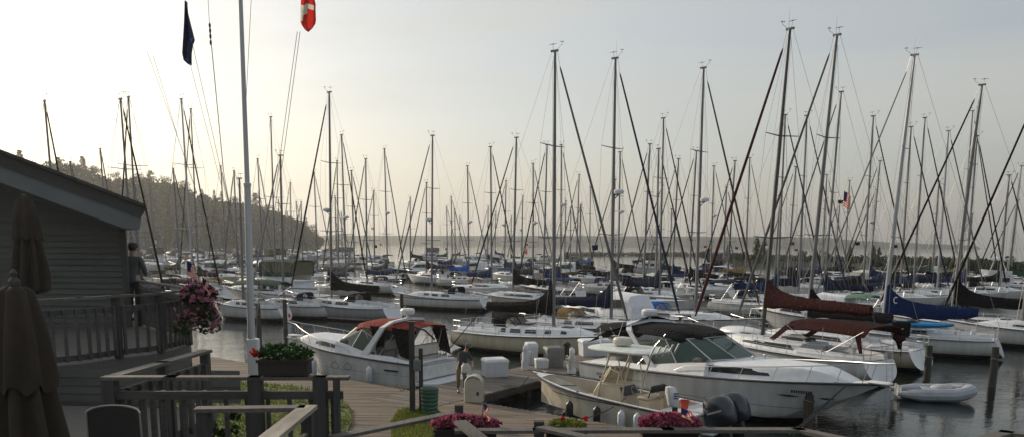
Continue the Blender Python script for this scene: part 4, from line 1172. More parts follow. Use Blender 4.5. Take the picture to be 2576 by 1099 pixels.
# ------------------------------------------------------------------ boards clipped to a convex outline
def clip_line(poly, p, d):
    """interval of the line p+s*d inside a convex polygon"""
    lo, hi = -1e9, 1e9
    n = len(poly); area = sum(poly[i][0]*poly[(i+1)%n][1]-poly[(i+1)%n][0]*poly[i][1] for i in range(n)); sg = 1 if area > 0 else -1
    for i in range(n):
        a = Vector(poly[i][:2]); b = Vector(poly[(i+1)%n][:2]); e = b-a; nn = Vector((-e.y, e.x))*sg
        den = nn.dot(d); num = nn.dot(p-a)
        if abs(den) < 1e-9:
            if num < 0: return None
            continue
        s = -num/den
        if den > 0: lo = max(lo, s)
        else: hi = min(hi, s)
    return (lo, hi) if hi > lo+.02 else None
def board_mat(name, lo, hi, rough=.75):
    m, nt, b = nodes_of(name)
    g = nt.nodes.new('ShaderNodeNewGeometry'); tc = nt.nodes.new('ShaderNodeTexCoord')
    mp = nt.nodes.new('ShaderNodeMapping'); mp.inputs['Scale'].default_value = (1.2,14,1); nt.links.new(tc.outputs['Object'], mp.inputs[0])
    n = nt.nodes.new('ShaderNodeTexNoise'); n.inputs['Scale'].default_value = 1.2; n.inputs['Detail'].default_value = 6; nt.links.new(mp.outputs[0], n.inputs['Vector'])
    n2 = nt.nodes.new('ShaderNodeTexNoise'); n2.inputs['Scale'].default_value = .5; n2.inputs['Detail'].default_value = 4; nt.links.new(tc.outputs['Object'], n2.inputs['Vector'])
    a = nt.nodes.new('ShaderNodeMath'); a.operation = 'MULTIPLY_ADD'; a.inputs[1].default_value = .45
    nt.links.new(g.outputs['Random Per Island'], a.inputs[0]); 
    h = nt.nodes.new('ShaderNodeMath'); h.operation = 'MULTIPLY_ADD'; h.inputs[1].default_value = .5; nt.links.new(n.outputs['Fac'], h.inputs[0])
    h2 = nt.nodes.new('ShaderNodeMath'); h2.operation = 'MULTIPLY'; h2.inputs[1].default_value = .5; nt.links.new(n2.outputs['Fac'], h2.inputs[0]); nt.links.new(h2.outputs[0], h.inputs[2]); nt.links.new(h.outputs[0], a.inputs[2])
    r = nt.nodes.new('ShaderNodeValToRGB'); r.color_ramp.elements[0].position = .35; r.color_ramp.elements[1].position = 1.0
    r.color_ramp.elements[0].color = (*lo,1); r.color_ramp.elements[1].color = (*hi,1)
    nt.links.new(a.outputs[0], r.inputs['Fac']); nt.links.new(r.outputs[0], b.inputs['Base Color'])
    b.inputs['Roughness'].default_value = rough
    return m
BOARD = board_mat('boardwalk_boards', (.052,.037,.026), (.22,.165,.12))
BOARD2 = board_mat('pier_boards', (.06,.05,.043), (.18,.15,.125))
DECKB = board_mat('deck_boards', (.05,.047,.043), (.13,.12,.11))
def decking(name, poly, ztop, ang, m, w=.14, gap=.012, th=.05, sub=None, base=None, blen=4.2, seed=0):
    """a deck of separate boards over a dark base slab; origin turned so that the grain runs with the boards"""
    rnd = random.Random(seed)
    ca, sa = math.cos(R(ang)), math.sin(R(ang))
    loc = [Vector((p[0]*ca+p[1]*sa, -p[0]*sa+p[1]*ca)) for p in poly]
    mb = MB(); y = min(p.y for p in loc)
    ymax = max(p.y for p in loc)
    while y < ymax:
        iv = clip_line(loc, Vector((0, y+w/2)), Vector((1,0)))
        if iv:
            s = iv[0]; first = True
            while s < iv[1]-.02:
                e = min(iv[1], s+blen*(rnd.uniform(.3,1) if first else 1)); first = False
                dz = rnd.uniform(-.004,.004)
                mb.box(((s+e)/2, y+w/2, ztop-th/2+dz), (e-s-.006, w-gap, th)); s = e
        y += w
    o = mb.build(name, m, smooth=False); o.rotation_euler = (0,0,R(ang)); structure(o)
    return o
ZB = .60
qa, qb = P(515,894,ZB), P(1366,1037,ZB); qd = (qb-qa).normalized(); qn = Vector((-qd.y, qd.x, 0))   # quay line, qn points to the water
if qn.y < 0: qn = -qn
A0 = qa-qd*14; A1 = qb+qd*14
decking('boardwalk', [(A0.x,A0.y),(A1.x,A1.y),((A1-qn*7).x,(A1-qn*7).y),((A0-qn*9).x-2,(A0-qn*9).y)], ZB, math.degrees(math.atan2(qd.y, qd.x))+38, BOARD, seed=3)
def slabm(name, poly, z0, z1, m):
    b = MB(); b.prism(poly, z0, z1); return b.build(name, m, smooth=False)
EARTH = mat('bank_earth', (.06,.05,.04), .95, vary=.3)
Ai0, Ai1 = A0-qn*.12, A1-qn*.12
structure(slabm('quay_ground', [(Ai0.x,Ai0.y),((A0-qn*40).x,(A0-qn*40).y),((A1-qn*40).x,(A1-qn*40).y),(Ai1.x,Ai1.y)], -.8, ZB-.065, EARTH))
fb = MB()   # timber edge beam and sheet face of the quay
L_ = (A1-A0).length
for k in range(int(L_/2.4)):
    p = A0+qd*(k*2.4+1); fb.lathe([(.14,-1.2),(.14,ZB-.07)], (p.x, p.y, 0), 10)
mid = (A0+A1)/2
fb.box((mid.x-qn.x*.02, mid.y-qn.y*.02, ZB-.18), (L_, .10, .22), math.atan2(qd.y, qd.x))
fq = fb.build('quay_edge', PILEW); structure(fq)
GRASSM = mat('lawn_soil', (.09,.115,.03), .95, vary=.35, scale=1.5)
def tufts(name, poly, z, n, label, h=.10, sd=1):
    rnd = random.Random(sd); xs = [p[0] for p in poly]; ys = [p[1] for p in poly]
    mb = MB()
    def inside(x, y):
        c = False; j = len(poly)-1
        for i in range(len(poly)):
            if (poly[i][1] > y) != (poly[j][1] > y) and x < (poly[j][0]-poly[i][0])*(y-poly[i][1])/(poly[j][1]-poly[i][1])+poly[i][0]: c = not c
            j = i
        return c
    k = 0
    while k < n:
        x, y = rnd.uniform(min(xs), max(xs)), rnd.uniform(min(ys), max(ys))
        if not inside(x, y): continue
        k += 1; a = rnd.uniform(0, PI); hh = h*rnd.uniform(.5,1.3); w = .03
        dx, dy = math.cos(a)*w, math.sin(a)*w; lx, ly = rnd.gauss(0,.03), rnd.gauss(0,.03)
        mb.add([(x-dx,y-dy,z),(x+dx,y+dy,z),(x+lx,y+ly,z+hh)], [(0,1,2)])
    o = mb.build(name, leaf_mat('grass_blades', (.10,.14,.028), (.22,.24,.06), .6), smooth=False); tag(o, label, None, None, 'stuff')
ZL = ZB+.06
lawn = [tuple(P(u,v,ZL)[:2]) for u, v in ((380,944),(515,951),(640,961),(730,968),(800,979),(850,994),(882,1026),(884,1060),(862,1110))]
lawn += [(lawn[-1][0], 12.0), (lawn[0][0]-4, 12.0), (lawn[0][0]-6, lawn[0][1]+1)]
structure(slabm('lawn', lawn, ZB-.05, ZL, GRASSM)); tufts('grass', lawn, ZL, 26000, 'short green lawn grass behind the timber railings')
lawn2 = [tuple(P(u,v,ZL)[:2]) for u, v in ((1003,1030),(1050,1027),(1100,1032),(1122,1050),(1115,1078),(1060,1120),(985,1120),(985,1060))]
structure(slabm('lawn_patch', lawn2, ZB-.05, ZL, GRASSM)); tufts('grass', lawn2, ZL, 3500, 'small patch of grass at the foot of the lamp post', sd=2)

# pier between the slips
pl = [P(1085,992,ZB), P(1219,1012,ZB), P(1520,918,ZB), P(1450,878,ZB)]
pn = (P(1490,905,ZB)-P(1180,1000,ZB)); 
pr0, pr1 = P(1219,992,ZB), P(1520,916,ZB); pdv = (pr1-pr0).normalized(); pleft = Vector((-pdv.y, pdv.x, 0))
if pleft.x > 0: pleft = -pleft
far = 34.0; pw = 2.6
c0 = pr0-pdv*3.0; c1 = pr0+pdv*far
pier = [tuple(c0[:2]), tuple(c1[:2]), tuple((c1+pleft*pw)[:2]), tuple((c0+pleft*pw)[:2])]
decking('pier', pier, ZB+.012, math.degrees(math.atan2(pdv.y, pdv.x))+90, BOARD2, seed=5, w=.15)
pf = MB(); 
for off in (.06, pw-.06):
    m_ = (c0+c1)/2+pleft*off; pf.box((m_.x, m_.y, ZB-.16), ((c1-c0).length, .10, .24), math.atan2(pdv.y, pdv.x))
for k in range(14):
    for off in (.2, pw-.2):
        q = c0+pdv*(1+k*2.6)+pleft*off; pf.lathe([(.13,-1.5),(.13,ZB-.08)], (q.x,q.y,0), 10)
structure(pf.build('pier_frame', PILEW))

# ------------------------------------------------------------------ piles standing in the water
def pile(u, vbase, vtop, label, z=0.0, r=.15, cap=False, group='mooring piles'):
    b = P(u, vbase, z); tp = Q(u, vtop, b.y)
    root = thing('mooring_pile', label, 'pile', (b.x, b.y, 0), 0, group)
    m = MB(); m.tube([(0,0,-1.2),(.01,0,tp.z*.5),(0,.02,tp.z)], [r*1.05,r,r*.92], 12); m.build('post', PILEW, root)
    if cap:
        c = MB(); c.lathe([(r*1.15,0),(r*1.15,.05),(r*.3,.22),(.01,.24)], (0,.02,tp.z-.02), 12); c.build('pile_cap', BLACKP, root)
    else:
        c = MB(); c.tube([(r*1.1*math.cos(a), r*1.1*math.sin(a), tp.z*.7+.03*math.sin(a*2)) for a in [k*PI/8 for k in range(17)]], .02, 5); c.build('mooring_rope', mat('rope', (.20,.18,.14), .9), root)
    return root
for a in ((2330,962,868,'dark timber mooring pile left of the white ladder transom of a sloop'),
          (2495,972,872,'dark timber mooring pile standing in open water at the right edge'),
          (2030,1082,975,'leaning pale-lit timber pile at the bow of the big white cruiser'),
          (1011,800,738,'timber pile at the bow of the sloop with the dark spray hood',),
          (718,828,752,'timber pile in front of the white sloop beside the flagpole'),
          (652,852,762,'timber pile just right of the flagpole among the sloops'),
          (1241,800,757,'timber pile at the heart-shaped stern of the sloop with the dark spray hood'),
          (1127,722,690,'timber pile under the white motorboat with black topsides'),
          (1190,712,680,'timber pile right of the white motorboat with black topsides')):
    pile(a[0], a[1], a[2], a[3])

# ------------------------------------------------------------------ far shore, headland, breakwater, bank
def far_shore():
    mb = MB(); us = [600+i*16 for i in range(117)]; D0 = 2600; rnd = random.Random(4)
    r0, r1, r2, r3 = [], [], [], []
    for i, u in enumerate(us):
        top = interp([(600,591),(1000,592),(1500,593),(2000,596),(2080,598),(2110,600),(2130,602),(2180,606),(2260,609),(2350,613),(2440,616),(2456,617)], u)
        z = max(1, Q(u, top, D0).z)+1.2*noise.noise(Vector((u*.05,0,0)))+1.0*noise.noise(Vector((u*.31,2,0)))
        z = max(.8, z)
        x = Q(u, 600, D0).x
        w = 60+250*min(1, z/20)
        r0.append((x, D0-30, -.5)); r1.append((x, D0-20, z*.55)); r2.append((x, D0, z)); r3.append((x*1.05, D0+w+400, -1))
    mb.loft([r0, r1, r2, r3], False)
    structure(mb.build('far_shore', mat('far_woods', (.030,.042,.028), .95, vary=.4, scale=.02), ang=80))
far_shore()

SIL = [(-400,345),(0,378),(40,380),(90,398),(150,402),(220,410),(260,430),(300,438),(370,440),(440,452),(480,470),(530,488),(560,494),(600,500),(640,506),(690,524),(720,536),(760,552),(790,580),(806,606)]
def hill_D(u): return interp([(-400,330),(0,360),(400,480),(806,700)], u)
def hill():
    mb = MB(); rows = []
    us = [-400+i*20.1 for i in range(61)]
    NB = 9
    for k in range(NB+1):
        f = k/NB; row = []
        for u in us:
            D = hill_D(u); top = interp(SIL, u)
            dr = D+90
            zr = max(1.2, Q(u, top, dr).z-11)
            d = D+90*f
            z = -.6+(zr+.6)*(f**.75)
            x = Q(u, 600, d).x
            row.append((x, d, z+(1.5*noise.noise(Vector((x*.03,d*.03,0))) if f > 0 else 0)))
        rows.append(row)
    back = [(x*1.2, y+150, max(-.6, z*.8)) for x, y, z in rows[-1]]; rows.append(back); rows.append([(x*1.3,y+200,-1) for x,y,z in back])
    mb.loft(rows, False)
    structure(mb.build('headland', mat('woodland_floor', (.035,.032,.02), .95, vary=.4, scale=.05), ang=80))
    # the wood: crowns too many to count
    rnd = random.Random(11); cr = MB(); cc = MB(); n = 0
    for i in range(1500):
        u = rnd.uniform(-60, 806); f = rnd.random()**.8
        D = hill_D(u)+90*f; zr = max(1.2, Q(u, interp(SIL, u), hill_D(u)+90).z-11)
        z = -.6+(zr+.6)*(f**.75); x = Q(u, 600, D).x
        h = rnd.uniform(7, 12)
        hmax = Q(u, interp(SIL, u)+rnd.uniform(-2,6), D).z - z
        if f > .75: h = max(4, min(h, hmax))
        if zr < 6: h = max(3, min(h, zr+9-z))
        if rnd.random() < .18:
            for q in range(6):
                k = q/6; leaf_cloud(cc, (x, D, z+h*(.15+.82*k)), (h*.24*(1-k)+.4, h*.24*(1-k)+.4, h*.08), 9, 1.5, rnd)
        else:
            for q in range(5):
                leaf_cloud(cr, (x+rnd.uniform(-2,2), D+rnd.uniform(-2,2), z+h*rnd.uniform(.35,.82)), (h*.24,h*.24,h*.20), 13, 2.5, rnd)
    o = cr.build('woodland', leaf_mat('wood_far', (.022,.030,.014), (.075,.080,.032), .05), smooth=False); tag(o, 'mass of leafy trees covering the headland slope', None, None, 'stuff')
    o = cc.build('conifer_woodland', leaf_mat('conifer_far', (.015,.024,.013), (.045,.055,.026), .05), smooth=False); tag(o, 'mass of dark conifers covering the headland slope', None, None, 'stuff')
hill()
protos = {}
def tree(kind, u, vtop, D, zbase, label, seed, lm=None, dens=1.0, cat='tree', name=None, group=None, hmin=0):
    tp = Q(u, vtop, D); h = max(tp.z-zbase, hmin)
    key = (kind, seed % 3, lm.name if lm else '', dens)
    nm = name or {'spire':'conifer_tree','pine':'pine_tree','poplar':'poplar_tree','round':'leafy_tree'}[kind]
    if key not in protos:
        r = thing(nm, label, cat, (tp.x, D, zbase), seed*1.3, group, h/10.0); tree_parts(r, 10.0, kind, seed, lm, dens); protos[key] = r
    else:
        r = copy_tree(protos[key]); r.location = (tp.x, D, zbase); r.rotation_euler = (0,0,seed*1.3); r.scale = (h/10.0,)*3; r.name = nm
        tag(r, label, cat, group)
    return r
def hillz(u, f=.95): return -.6+(max(1.2, Q(u, interp(SIL, u), hill_D(u)+90).z-11)+.6)*f
TREES = [('pine',48,380,'broad flat-topped pine on the skyline above the clapboard roof'),('pine',150,398,'flat-crowned pine on the skyline just right of the leftmost mast'),('round',185,404,'round tree on the skyline between the two flat pines'),('pine',208,396,'tallest layered pine on the skyline left of the lone short mast'),
 ('round',240,414,'bushy skyline tree sloping away right of the layered pine'),('round',284,430,'round skyline tree behind the pair of crossing masts'),('round',345,432,'round-topped skyline tree right of the crossing masts'),('pine',378,432,'small flat pine standing up in the middle of the ridge line'),('round',420,440,'low round skyline tree left of the two raked masts'),('round',462,452,'round skyline tree hidden behind the two raked masts'),
 ('spire',508,474,'slim conifer on the ridge right of the two raked masts'),('spire',538,476,'pointed conifer on the ridge, left of a pair of spires'),('spire',556,480,'pointed conifer on the ridge, right of a pair of spires'),('round',590,492,'low crown on the ridge left of the flagpole'),('pine',643,488,'open scraggy pine on the ridge right of the flagpole'),('round',672,512,'round tree on the falling ridge between flagpole and short mast'),('spire',700,524,'conifer on the falling ridge behind the short dark mast'),('spire',722,530,'conifer low on the falling ridge right of the short dark mast'),
 ('spire',748,540,'fir near the end of the headland, taller than its neighbours'),('spire',770,546,'fir second from the tip of the headland'),('round',783,560,'leafy tree on the last slope of the headland'),('spire',794,568,'last small fir at the tip of the headland')]
for i, (k, u, v, lb) in enumerate(TREES):
    tree(k, u, v, hill_D(u)+86, hillz(u)-1, lb, i+1, LEAFD if k in ('round',) else LEAFC, .8 if i else .8, group='skyline trees on the headland', hmin=7)

# breakwater of rock with a beacon
ROCK = mat('breakwater_rock', (.10,.095,.085), .95, vary=.5, scale=.7, bump=.8, bscale=3)
def rockline(name, pts, w, h, seed, step=3.0, label=None):
    rnd = random.Random(seed); mb = MB()
    for (a, b) in zip(pts, pts[1:]):
        a = Vector(a); b = Vector(b); n = int((b-a).length/step)
        for i in range(n+1):
            for k in range(3):
                c = a+(b-a)*(i/max(1,n))+Vector((rnd.uniform(-1,1)*step*.5, rnd.uniform(-1,1)*w*.5, 0))
                r = step*rnd.uniform(.35,.65); o = len(mb.v)
                mb.ell((c.x, c.y, h*rnd.uniform(.1,.55)), (r*1.2, r, h*rnd.uniform(.35,.6)), 7, 5)
                for q in range(o, len(mb.v)):
                    v = mb.v[q]; d = r*.22; mb.v[q] = (v[0]+rnd.uniform(-d,d), v[1]+rnd.uniform(-d,d), v[2]+rnd.uniform(-d,d)*.4)
    return mb.build(name, ROCK, smooth=False)
bw = rockline('breakwater', [P(1432,642,0), P(1500,642,0), P(1760,642.5,0), P(1860,643,0)], 8, 2.0, 3, 3.2)
tag(bw, 'long low breakwater of dark rocks across the harbour mouth', 'breakwater')
bc = P(1548,641.5,0); r = thing('beacon', 'small navigation beacon standing on the rock breakwater', 'beacon', (bc.x, bc.y, 1.6))
b = MB(); b.tube([(0,0,0),(0,0,2.6)], [.35,.22], 8); b.build('tower', mat('beacon_grey', (.25,.25,.24), .6), r); b = MB(); b.lathe([(.5,0),(.5,.15),(.25,.2),(.25,.8),(.05,1.0)], (0,0,2.6), 10); b.build('lantern', BLACKP, r)

# low wooded bank on the right
bkp = [P(1790,664,0), P(1900,666,0), P(2050,668,0), P(2250,674,0), P(2400,684,0), P(2700,706,0), P(3000,712,0)]
mb = MB(); 
rows = [[tuple(p-Vector((0,2,.5))) for p in bkp],[tuple(p+Vector((0,1.5,1.3))) for p in bkp],[tuple(p+Vector((2,9,1.7))) for p in bkp],[tuple(p+Vector((3,14,-.5))) for p in bkp]]
mb.loft(rows, False); structure(mb.build('bank', mat('bank_grass', (.04,.045,.025), .95, vary=.35, scale=.3)))
rnd = random.Random(21); hb_ = MB()
for a, b in zip(bkp, bkp[1:]):
    n = int((b-a).length/.8)
    for i in range(n):
        c = a+(b-a)*(i+rnd.random())/n+Vector((0, rnd.uniform(1.5,8), 0)); s = rnd.uniform(.6,1.4)
        leaf_cloud(hb_, (c.x, c.y, 1.5+s*.6), (s*1.2, s, s*.9), 80, .75, rnd)
tag(hb_.build('undergrowth', LEAFD, smooth=False), 'dark low scrub covering the bank beyond the marina', None, None, 'stuff')
SH = [('round',1778,622,'pale round bush left of the thick raked mast on the bank'),('poplar',1832,616,'slim poplar on the bank between crossing blue and maroon sails'),('poplar',1905,596,'tallest poplar on the bank, beside the big raked mast'),('poplar',1925,606,'second poplar leaning on the tallest one on the bank'),('round',2020,625,'rounded willow bush on the bank left of the white mast'),('round',2078,630,'pale bush on the bank behind the white mast'),
  ('poplar',2198,618,'light green sapling on the bank right of the blue furled sail'),('poplar',2140,620,'thin light sapling on the bank near the blue furled sail'),('poplar',2212,622,'second light green sapling in a pair on the bank'),('round',2360,640,'spreading dark bush on the bank right of the blue-topped mast'),('round',2385,646,'low dark bush on the bank between two crossing stays'),('spire',2462,640,'small dark spruce on the bank right of the thick mast'),('round',2440,648,'broad dark bush left of the small spruce'),
  ('poplar',2418,632,'tall thin bush behind the thick right-hand mast'),('round',2545,640,'dark bush on the bank at the right edge'),('round',2508,652,'low rounded bush on the bank near the right edge'),('round',1870,630,'small bush on the bank between the two poplars and the sapling')]
for i, (k, u, v, lb) in enumerate(SH):
    D = interp([(1790,190),(2250,165),(2400,140),(2700,115)], u)+3
    tree(k, u, v, D, 1.3, lb, i+40, LEAFL if k == 'poplar' else LEAFD, 2.0, group='trees and bushes on the bank', hmin=2)
# ------------------------------------------------------------------ foreground timber decks, building, railings
def seg_box(mb, a, b, w, h):
    """level or sloping timber from a to b: w across, h deep, top face on the line"""
    a = Vector(a); b = Vector(b); d = b-a; l = Vector((d.x,d.y,0)).normalized(); s = Vector((-l.y,l.x,0))*w/2; dn = Vector((0,0,-h))
    vs = [a-s, a+s, b+s, b-s, a-s+dn, a+s+dn, b+s+dn, b-s+dn]
    mb.add(vs, [(0,1,2,3),(7,6,5,4),(0,4,5,1),(1,5,6,2),(2,6,7,3),(3,7,4,0)])
def railing(label, pts, h=.95, posts=(), pw=.10, cap=.14, sub=.17, bot=.86, bal=.145, bw=.04, group=None, capm=None, skipbal=False):
    """pts: world points of the rail's top; posts: indexes of pts"""
    pts = [Vector(p) for p in pts]; o = pts[0]
    root = thing('railing', label, 'railing', (o.x, o.y, o.z-h), 0, group)
    L = [p-Vector((o.x,o.y,o.z-h)) for p in pts]
    for a, b in zip(L, L[1:]):
        m = MB(); d = (b-a).normalized(); seg_box(m, a-d*(cap*.48), b+d*(cap*.48-.004), cap, .035); m.build('cap_rail', capm or RAILX, root, smooth=False)
    for k, hh in (('upper_rail', sub), ('lower_rail', bot)):
        m = MB()
        for a, b in zip(L, L[1:]): seg_box(m, a-Vector((0,0,hh)), b-Vector((0,0,hh)), .04, .085)
        m.build(k, RAILW, root, smooth=False)
    for i in posts:
        p = L[i]; m = MB(); m.box((p.x, p.y, p.z-h/2-.045), (pw, pw, h+.02)); m.build('post', POSTW, root, smooth=False)
    if not skipbal:
        n = 0
        for a, b in zip(L, L[1:]):
            k = max(1, int((b-a).length/bal))
            for i in range(k):
                if n >= 90: break
                n += 1
                q = a+(b-a)*((i+.5)/k); m = MB(); rz = math.atan2((b-a).y, (b-a).x)
                s = Vector((-math.sin(rz), math.cos(rz), 0))*.042
                m.box((q.x-s.x, q.y-s.y, q.z-(sub+bot)/2-.045), (bw, bw, bot-sub+.09), rz); m.build('baluster', RAILW, root, smooth=False)
    return root
ZD, ZT = 4.05, 3.55      # upper deck and near terrace
# building
YB = 18.0
def mat_petal(n, a, b): return leaf_mat(n, a, b, 9)
bx = Q(312, 600, YB).x
bl = thing('clapboard_building', 'blue-grey clapboard building with a low sloping roof at the left edge', 'building', (bx, YB, 0))
m = MB(); x0 = -17-bx; z = .5
def roofz(x):   # underside line of the roof in world x
    a = Q(312, 573, YB); b = Q(0, 464, YB); return a.z+(b.z-a.z)*((x-a.x)/(b.x-a.x))
while z < 9:
    # each course stops at the roof line
    xr = 0.0
    if z+.13 > roofz(bx): 
        a = Q(312,573,YB); b = Q(0,464,YB); xr = a.x+(z+.10-a.z)/(b.z-a.z)*(b.x-a.x)-bx
    if xr > x0: m.add([(x0,-.034,z),(xr,-.034,z),(xr,-.004,z+.125),(x0,-.004,z+.125),(x0,0,z),(xr,0,z)], [(0,1,2,3),(0,4,5,1)])
    z += .125
m.build('wall', SIDING, bl, smooth=False)
m = MB(); zt = roofz(bx)
m.quad((0,0,0),(-5.2,8,0),(-5.2,8,zt),(0,0,zt)); m.build('side_wall', SIDING, bl, smooth=False)
m = MB(); m.box((0,-.03,zt/2), (.12,.06,zt)); m.build('corner_board', FASCIA, bl, smooth=False)
# roof: rake board overhanging towards us, shingled top, boxed eave
yo = 1.1; YR = YB-yo
rk_t0, rk_t1 = Q(0,383,YR), Q(366,522,YR); rk_b0, rk_b1 = Q(0,422,YR), Q(352,546,YR); so0, so1 = Q(0,464,YR), Q(308,574,YR); ev = Q(349,577,YR)
def rel(p): return Vector((p.x-bx, p.y-YB, p.z))
ext = (rk_t0-rk_t1).normalized()*4
tl_, tr_ = rel(rk_t0+ext), rel(rk_t1); bl_, br_ = rel(rk_b0+ext), rel(rk_b1); sl_, sr_ = rel(so0+ext), rel(so1)
dY = Vector((-6.6, 9.5, 0))
m = MB(); m.slab(tl_+Vector((0,-.10,.03)), tr_+Vector((.03,-.10,.03)), tr_+dY+Vector((.03,0,.03)), tl_+dY+Vector((0,0,.03)), .06); m.build('roof', SHINGLE, bl, smooth=False)
m = MB(); th = Vector((0,.06,0)); m.add([tl_, tr_, br_, bl_, tl_+th, tr_+th, br_+th, bl_+th], [(0,1,2,3),(7,6,5,4),(2,1,5,6),(3,2,6,7)]); m.build('rake_board', FASCIA, bl, smooth=False)
evr = rel(ev)
m = MB(); q = Vector((0,.05,0)); m.add([bl_+q, br_+q, evr+q, sr_+q, sl_+q], [(0,1,2,3,4)]); m.add([sl_+q, sr_+q, sr_+dY, sl_+dY], [(0,1,2,3)]); m.add([sr_+q, evr+q, evr+dY, sr_+dY], [(0,1,2,3)]); m.add([evr+q, br_+q, br_+dY, evr+dY], [(0,1,2,3)]); m.add([br_+q, tr_+q, tr_+dY, br_+dY], [(0,1,2,3)])
m.build('soffit', mat('soffit_paint', (.15,.165,.165), .8, vary=.15, scale=1, bump=.2), bl, smooth=False)
# upper deck (floor boards), its front edge follows the curving rail
ftop = 5.05
fr = [P(-120,762,ftop), P(72,753,ftop), P(200,747,ftop), P(289,741,ftop), P(350,738.5,ftop), P(397,735.5,ftop), P(435,731,ftop), P(468,726,ftop)]
dk = [tuple(p[:2]) for p in fr]+[(fr[-1].x-.6, 16.6),(bx+.4, 20.6),(bx-.2,20.6),(-17, 20.6),(-17, fr[0].y)]
structure(slabm('upper_deck', dk, ZD-.10, ZD, DECKB))
m = MB()
for a, b in zip(fr, fr[1:]):
    zz = ZD-.10
    for k in range(6):
        nrm = Vector(((b-a).y, -(b-a).x, 0)).normalized()*.018
        m.quad(Vector((a.x,a.y,zz-.13))+nrm*1.0, Vector((b.x,b.y,zz-.13))+nrm, Vector((b.x,b.y,zz)), Vector((a.x,a.y,zz))); zz -= .13
e0 = fr[-1]; e1 = Vector((fr[-1].x-.6, 16.6, 0))
zz = ZD-.10
for k in range(6): m.quad((e0.x,e0.y,zz-.13),(e1.x,e1.y,zz-.13),(e1.x,e1.y,zz),(e0.x,e0.y,zz)); zz -= .13
sk = m.build('deck_skirt', SIDING, smooth=False); tag(sk, 'blue-grey clapboard skirt closing the edge of the raised deck', 'skirting')
m = MB()
for p in (fr[-1], fr[-3], fr[-5]): m.box((p.x-.12, p.y+.15, 1.9), (.14,.14,3.6))
tag(m.build('deck_post', POSTW, smooth=False), 'timber posts standing under the end of the raised deck', 'deck post')
railing('weathered curved railing round the raised deck by the clapboard building', fr, posts=(1,3,5,7), group=None)
bkr = [P(462,722.5,ftop)+Vector((.0,.12,0)), P(345,703,ftop)]
railing('short back railing of the raised deck behind the pink flower basket', bkr, posts=(1,), bal=.16)
# near terrace floor, left of the landing
zr1 = 4.54
LA, LB, LC = P(862,945,zr1), P(275,945,zr1), P(515,880,zr1)
structure(slabm('terrace_floor', [(-12,3.0),(LA.x,3.0),(LA.x,LB.y+.05),(LB.x,LB.y+.05),(LC.x-.1,LC.y+.1),(LC.x-.3,11.6),(-12,12.2)], ZT-.12, ZT, DECKB))
W1 = P(515,880,zr1)
m = MB(); zz = ZT
while zz < ZD-.1:
    a = Vector((-12, 12.25, 0)); b = Vector((LC.x-.1, 12.05, 0)); m.quad((a.x,a.y-.02,zz),(b.x,b.y-.02,zz),(b.x,b.y,zz+.12),(a.x,a.y,zz+.12)); zz += .12
tag(m.build('terrace_wall', SIDING, smooth=False), 'dark clapboard wall between the near terrace and the raised deck', 'wall')
railing('near terrace railing running level in front of the lawn', [LA, P(805,945,zr1), P(642,945,zr1), P(430,945,zr1), LB], posts=(1,2,4), pw=.13, sub=.155, bal=.20, bw=.04)
railing('terrace railing going away to the raised deck', [LB+Vector((.02,.16,0)), (LB+LC)/2, LC], posts=(1,2), sub=.16, bal=.2, bw=.05)
p = Q(846,947,LA.y-.05); m = MB(); m.box((p.x, p.y, p.z-.62), (.055,.09,1.24)); tag(m.build('rail_post', POSTW, smooth=False), 'slim end post of the level railing beside the boardwalk', 'post')
zr2 = 4.50
S0, S1, S2 = P(512,1024,zr2), P(772,1021,zr2), P(640,1128,zr2)
railing('short lower railing with a level cap beside the stairs', [S0, S1-Vector((.08,0,0))], posts=(0,), sub=.33, bot=.62, bal=.24, bw=.05)
railing('nearest railing with a broad knotty cap coming towards the viewer', [S1, Vector((S1.x, 4.3, zr2))], posts=(0,), cap=.15, sub=.22, bal=.5, pw=.09, capm=wood_mat('knotty_cap_wood', (.17,.15,.125), (.40,.36,.30), gscale=(10,1.5,10)))
zr3 = 3.97
T0, T1 = P(850,1093,zr3), P(1145,1034,zr3)
railing('sloping-looking railing left of the pink petunias', [T0, T1], posts=(1,), sub=.30, bot=.9, bal=.5, bw=.055, pw=.09)
p = T1; m = MB(); m.box((p.x+.045, p.y, p.z-.35), (.095,.095,.86)); tag(m.build('rail_post', POSTW, smooth=False), 'tall square post left of the pink petunias', 'post')
T2, T3, T4 = P(1160,1079,zr3), P(2010,1077,zr3), P(2140,1104,zr3)
railing('long low railing along the bottom edge under the flower boxes', [T2, P(1356,1078,zr3), P(1680,1077,zr3), T3, T4], posts=(1,), sub=.12, bal=.15)
railing('stair rail running towards the viewer between the flower boxes', [P(1370,1073,zr3+.03), P(1500,1102,zr3+.03)], posts=(), skipbal=True, sub=.3)
railing('stair rail running towards the viewer right of the tall square post', [P(1162,1060,zr3+.06), P(1216,1104,zr3+.02)], posts=(), skipbal=True, sub=.3)
p = P(1356,1060,zr3+.05); m = MB(); m.box((p.x, p.y, p.z-.35), (.11,.11,.72)); tag(m.build('rail_post', POSTW, smooth=False), 'short square post left of the yellow-green geranium box', 'post')
railing('corner of a railing at the lower right edge', [P(2478,1100,zr3), P(2532,1084,zr3), P(2620,1093,zr3)], posts=(1,), skipbal=True)
structure(slabm('stair_floor', [(LA.x+.2,2.5),(9.5,2.5),(9.5,7.4),(LA.x+.2,7.4)], 2.6, 2.72, DECKB))

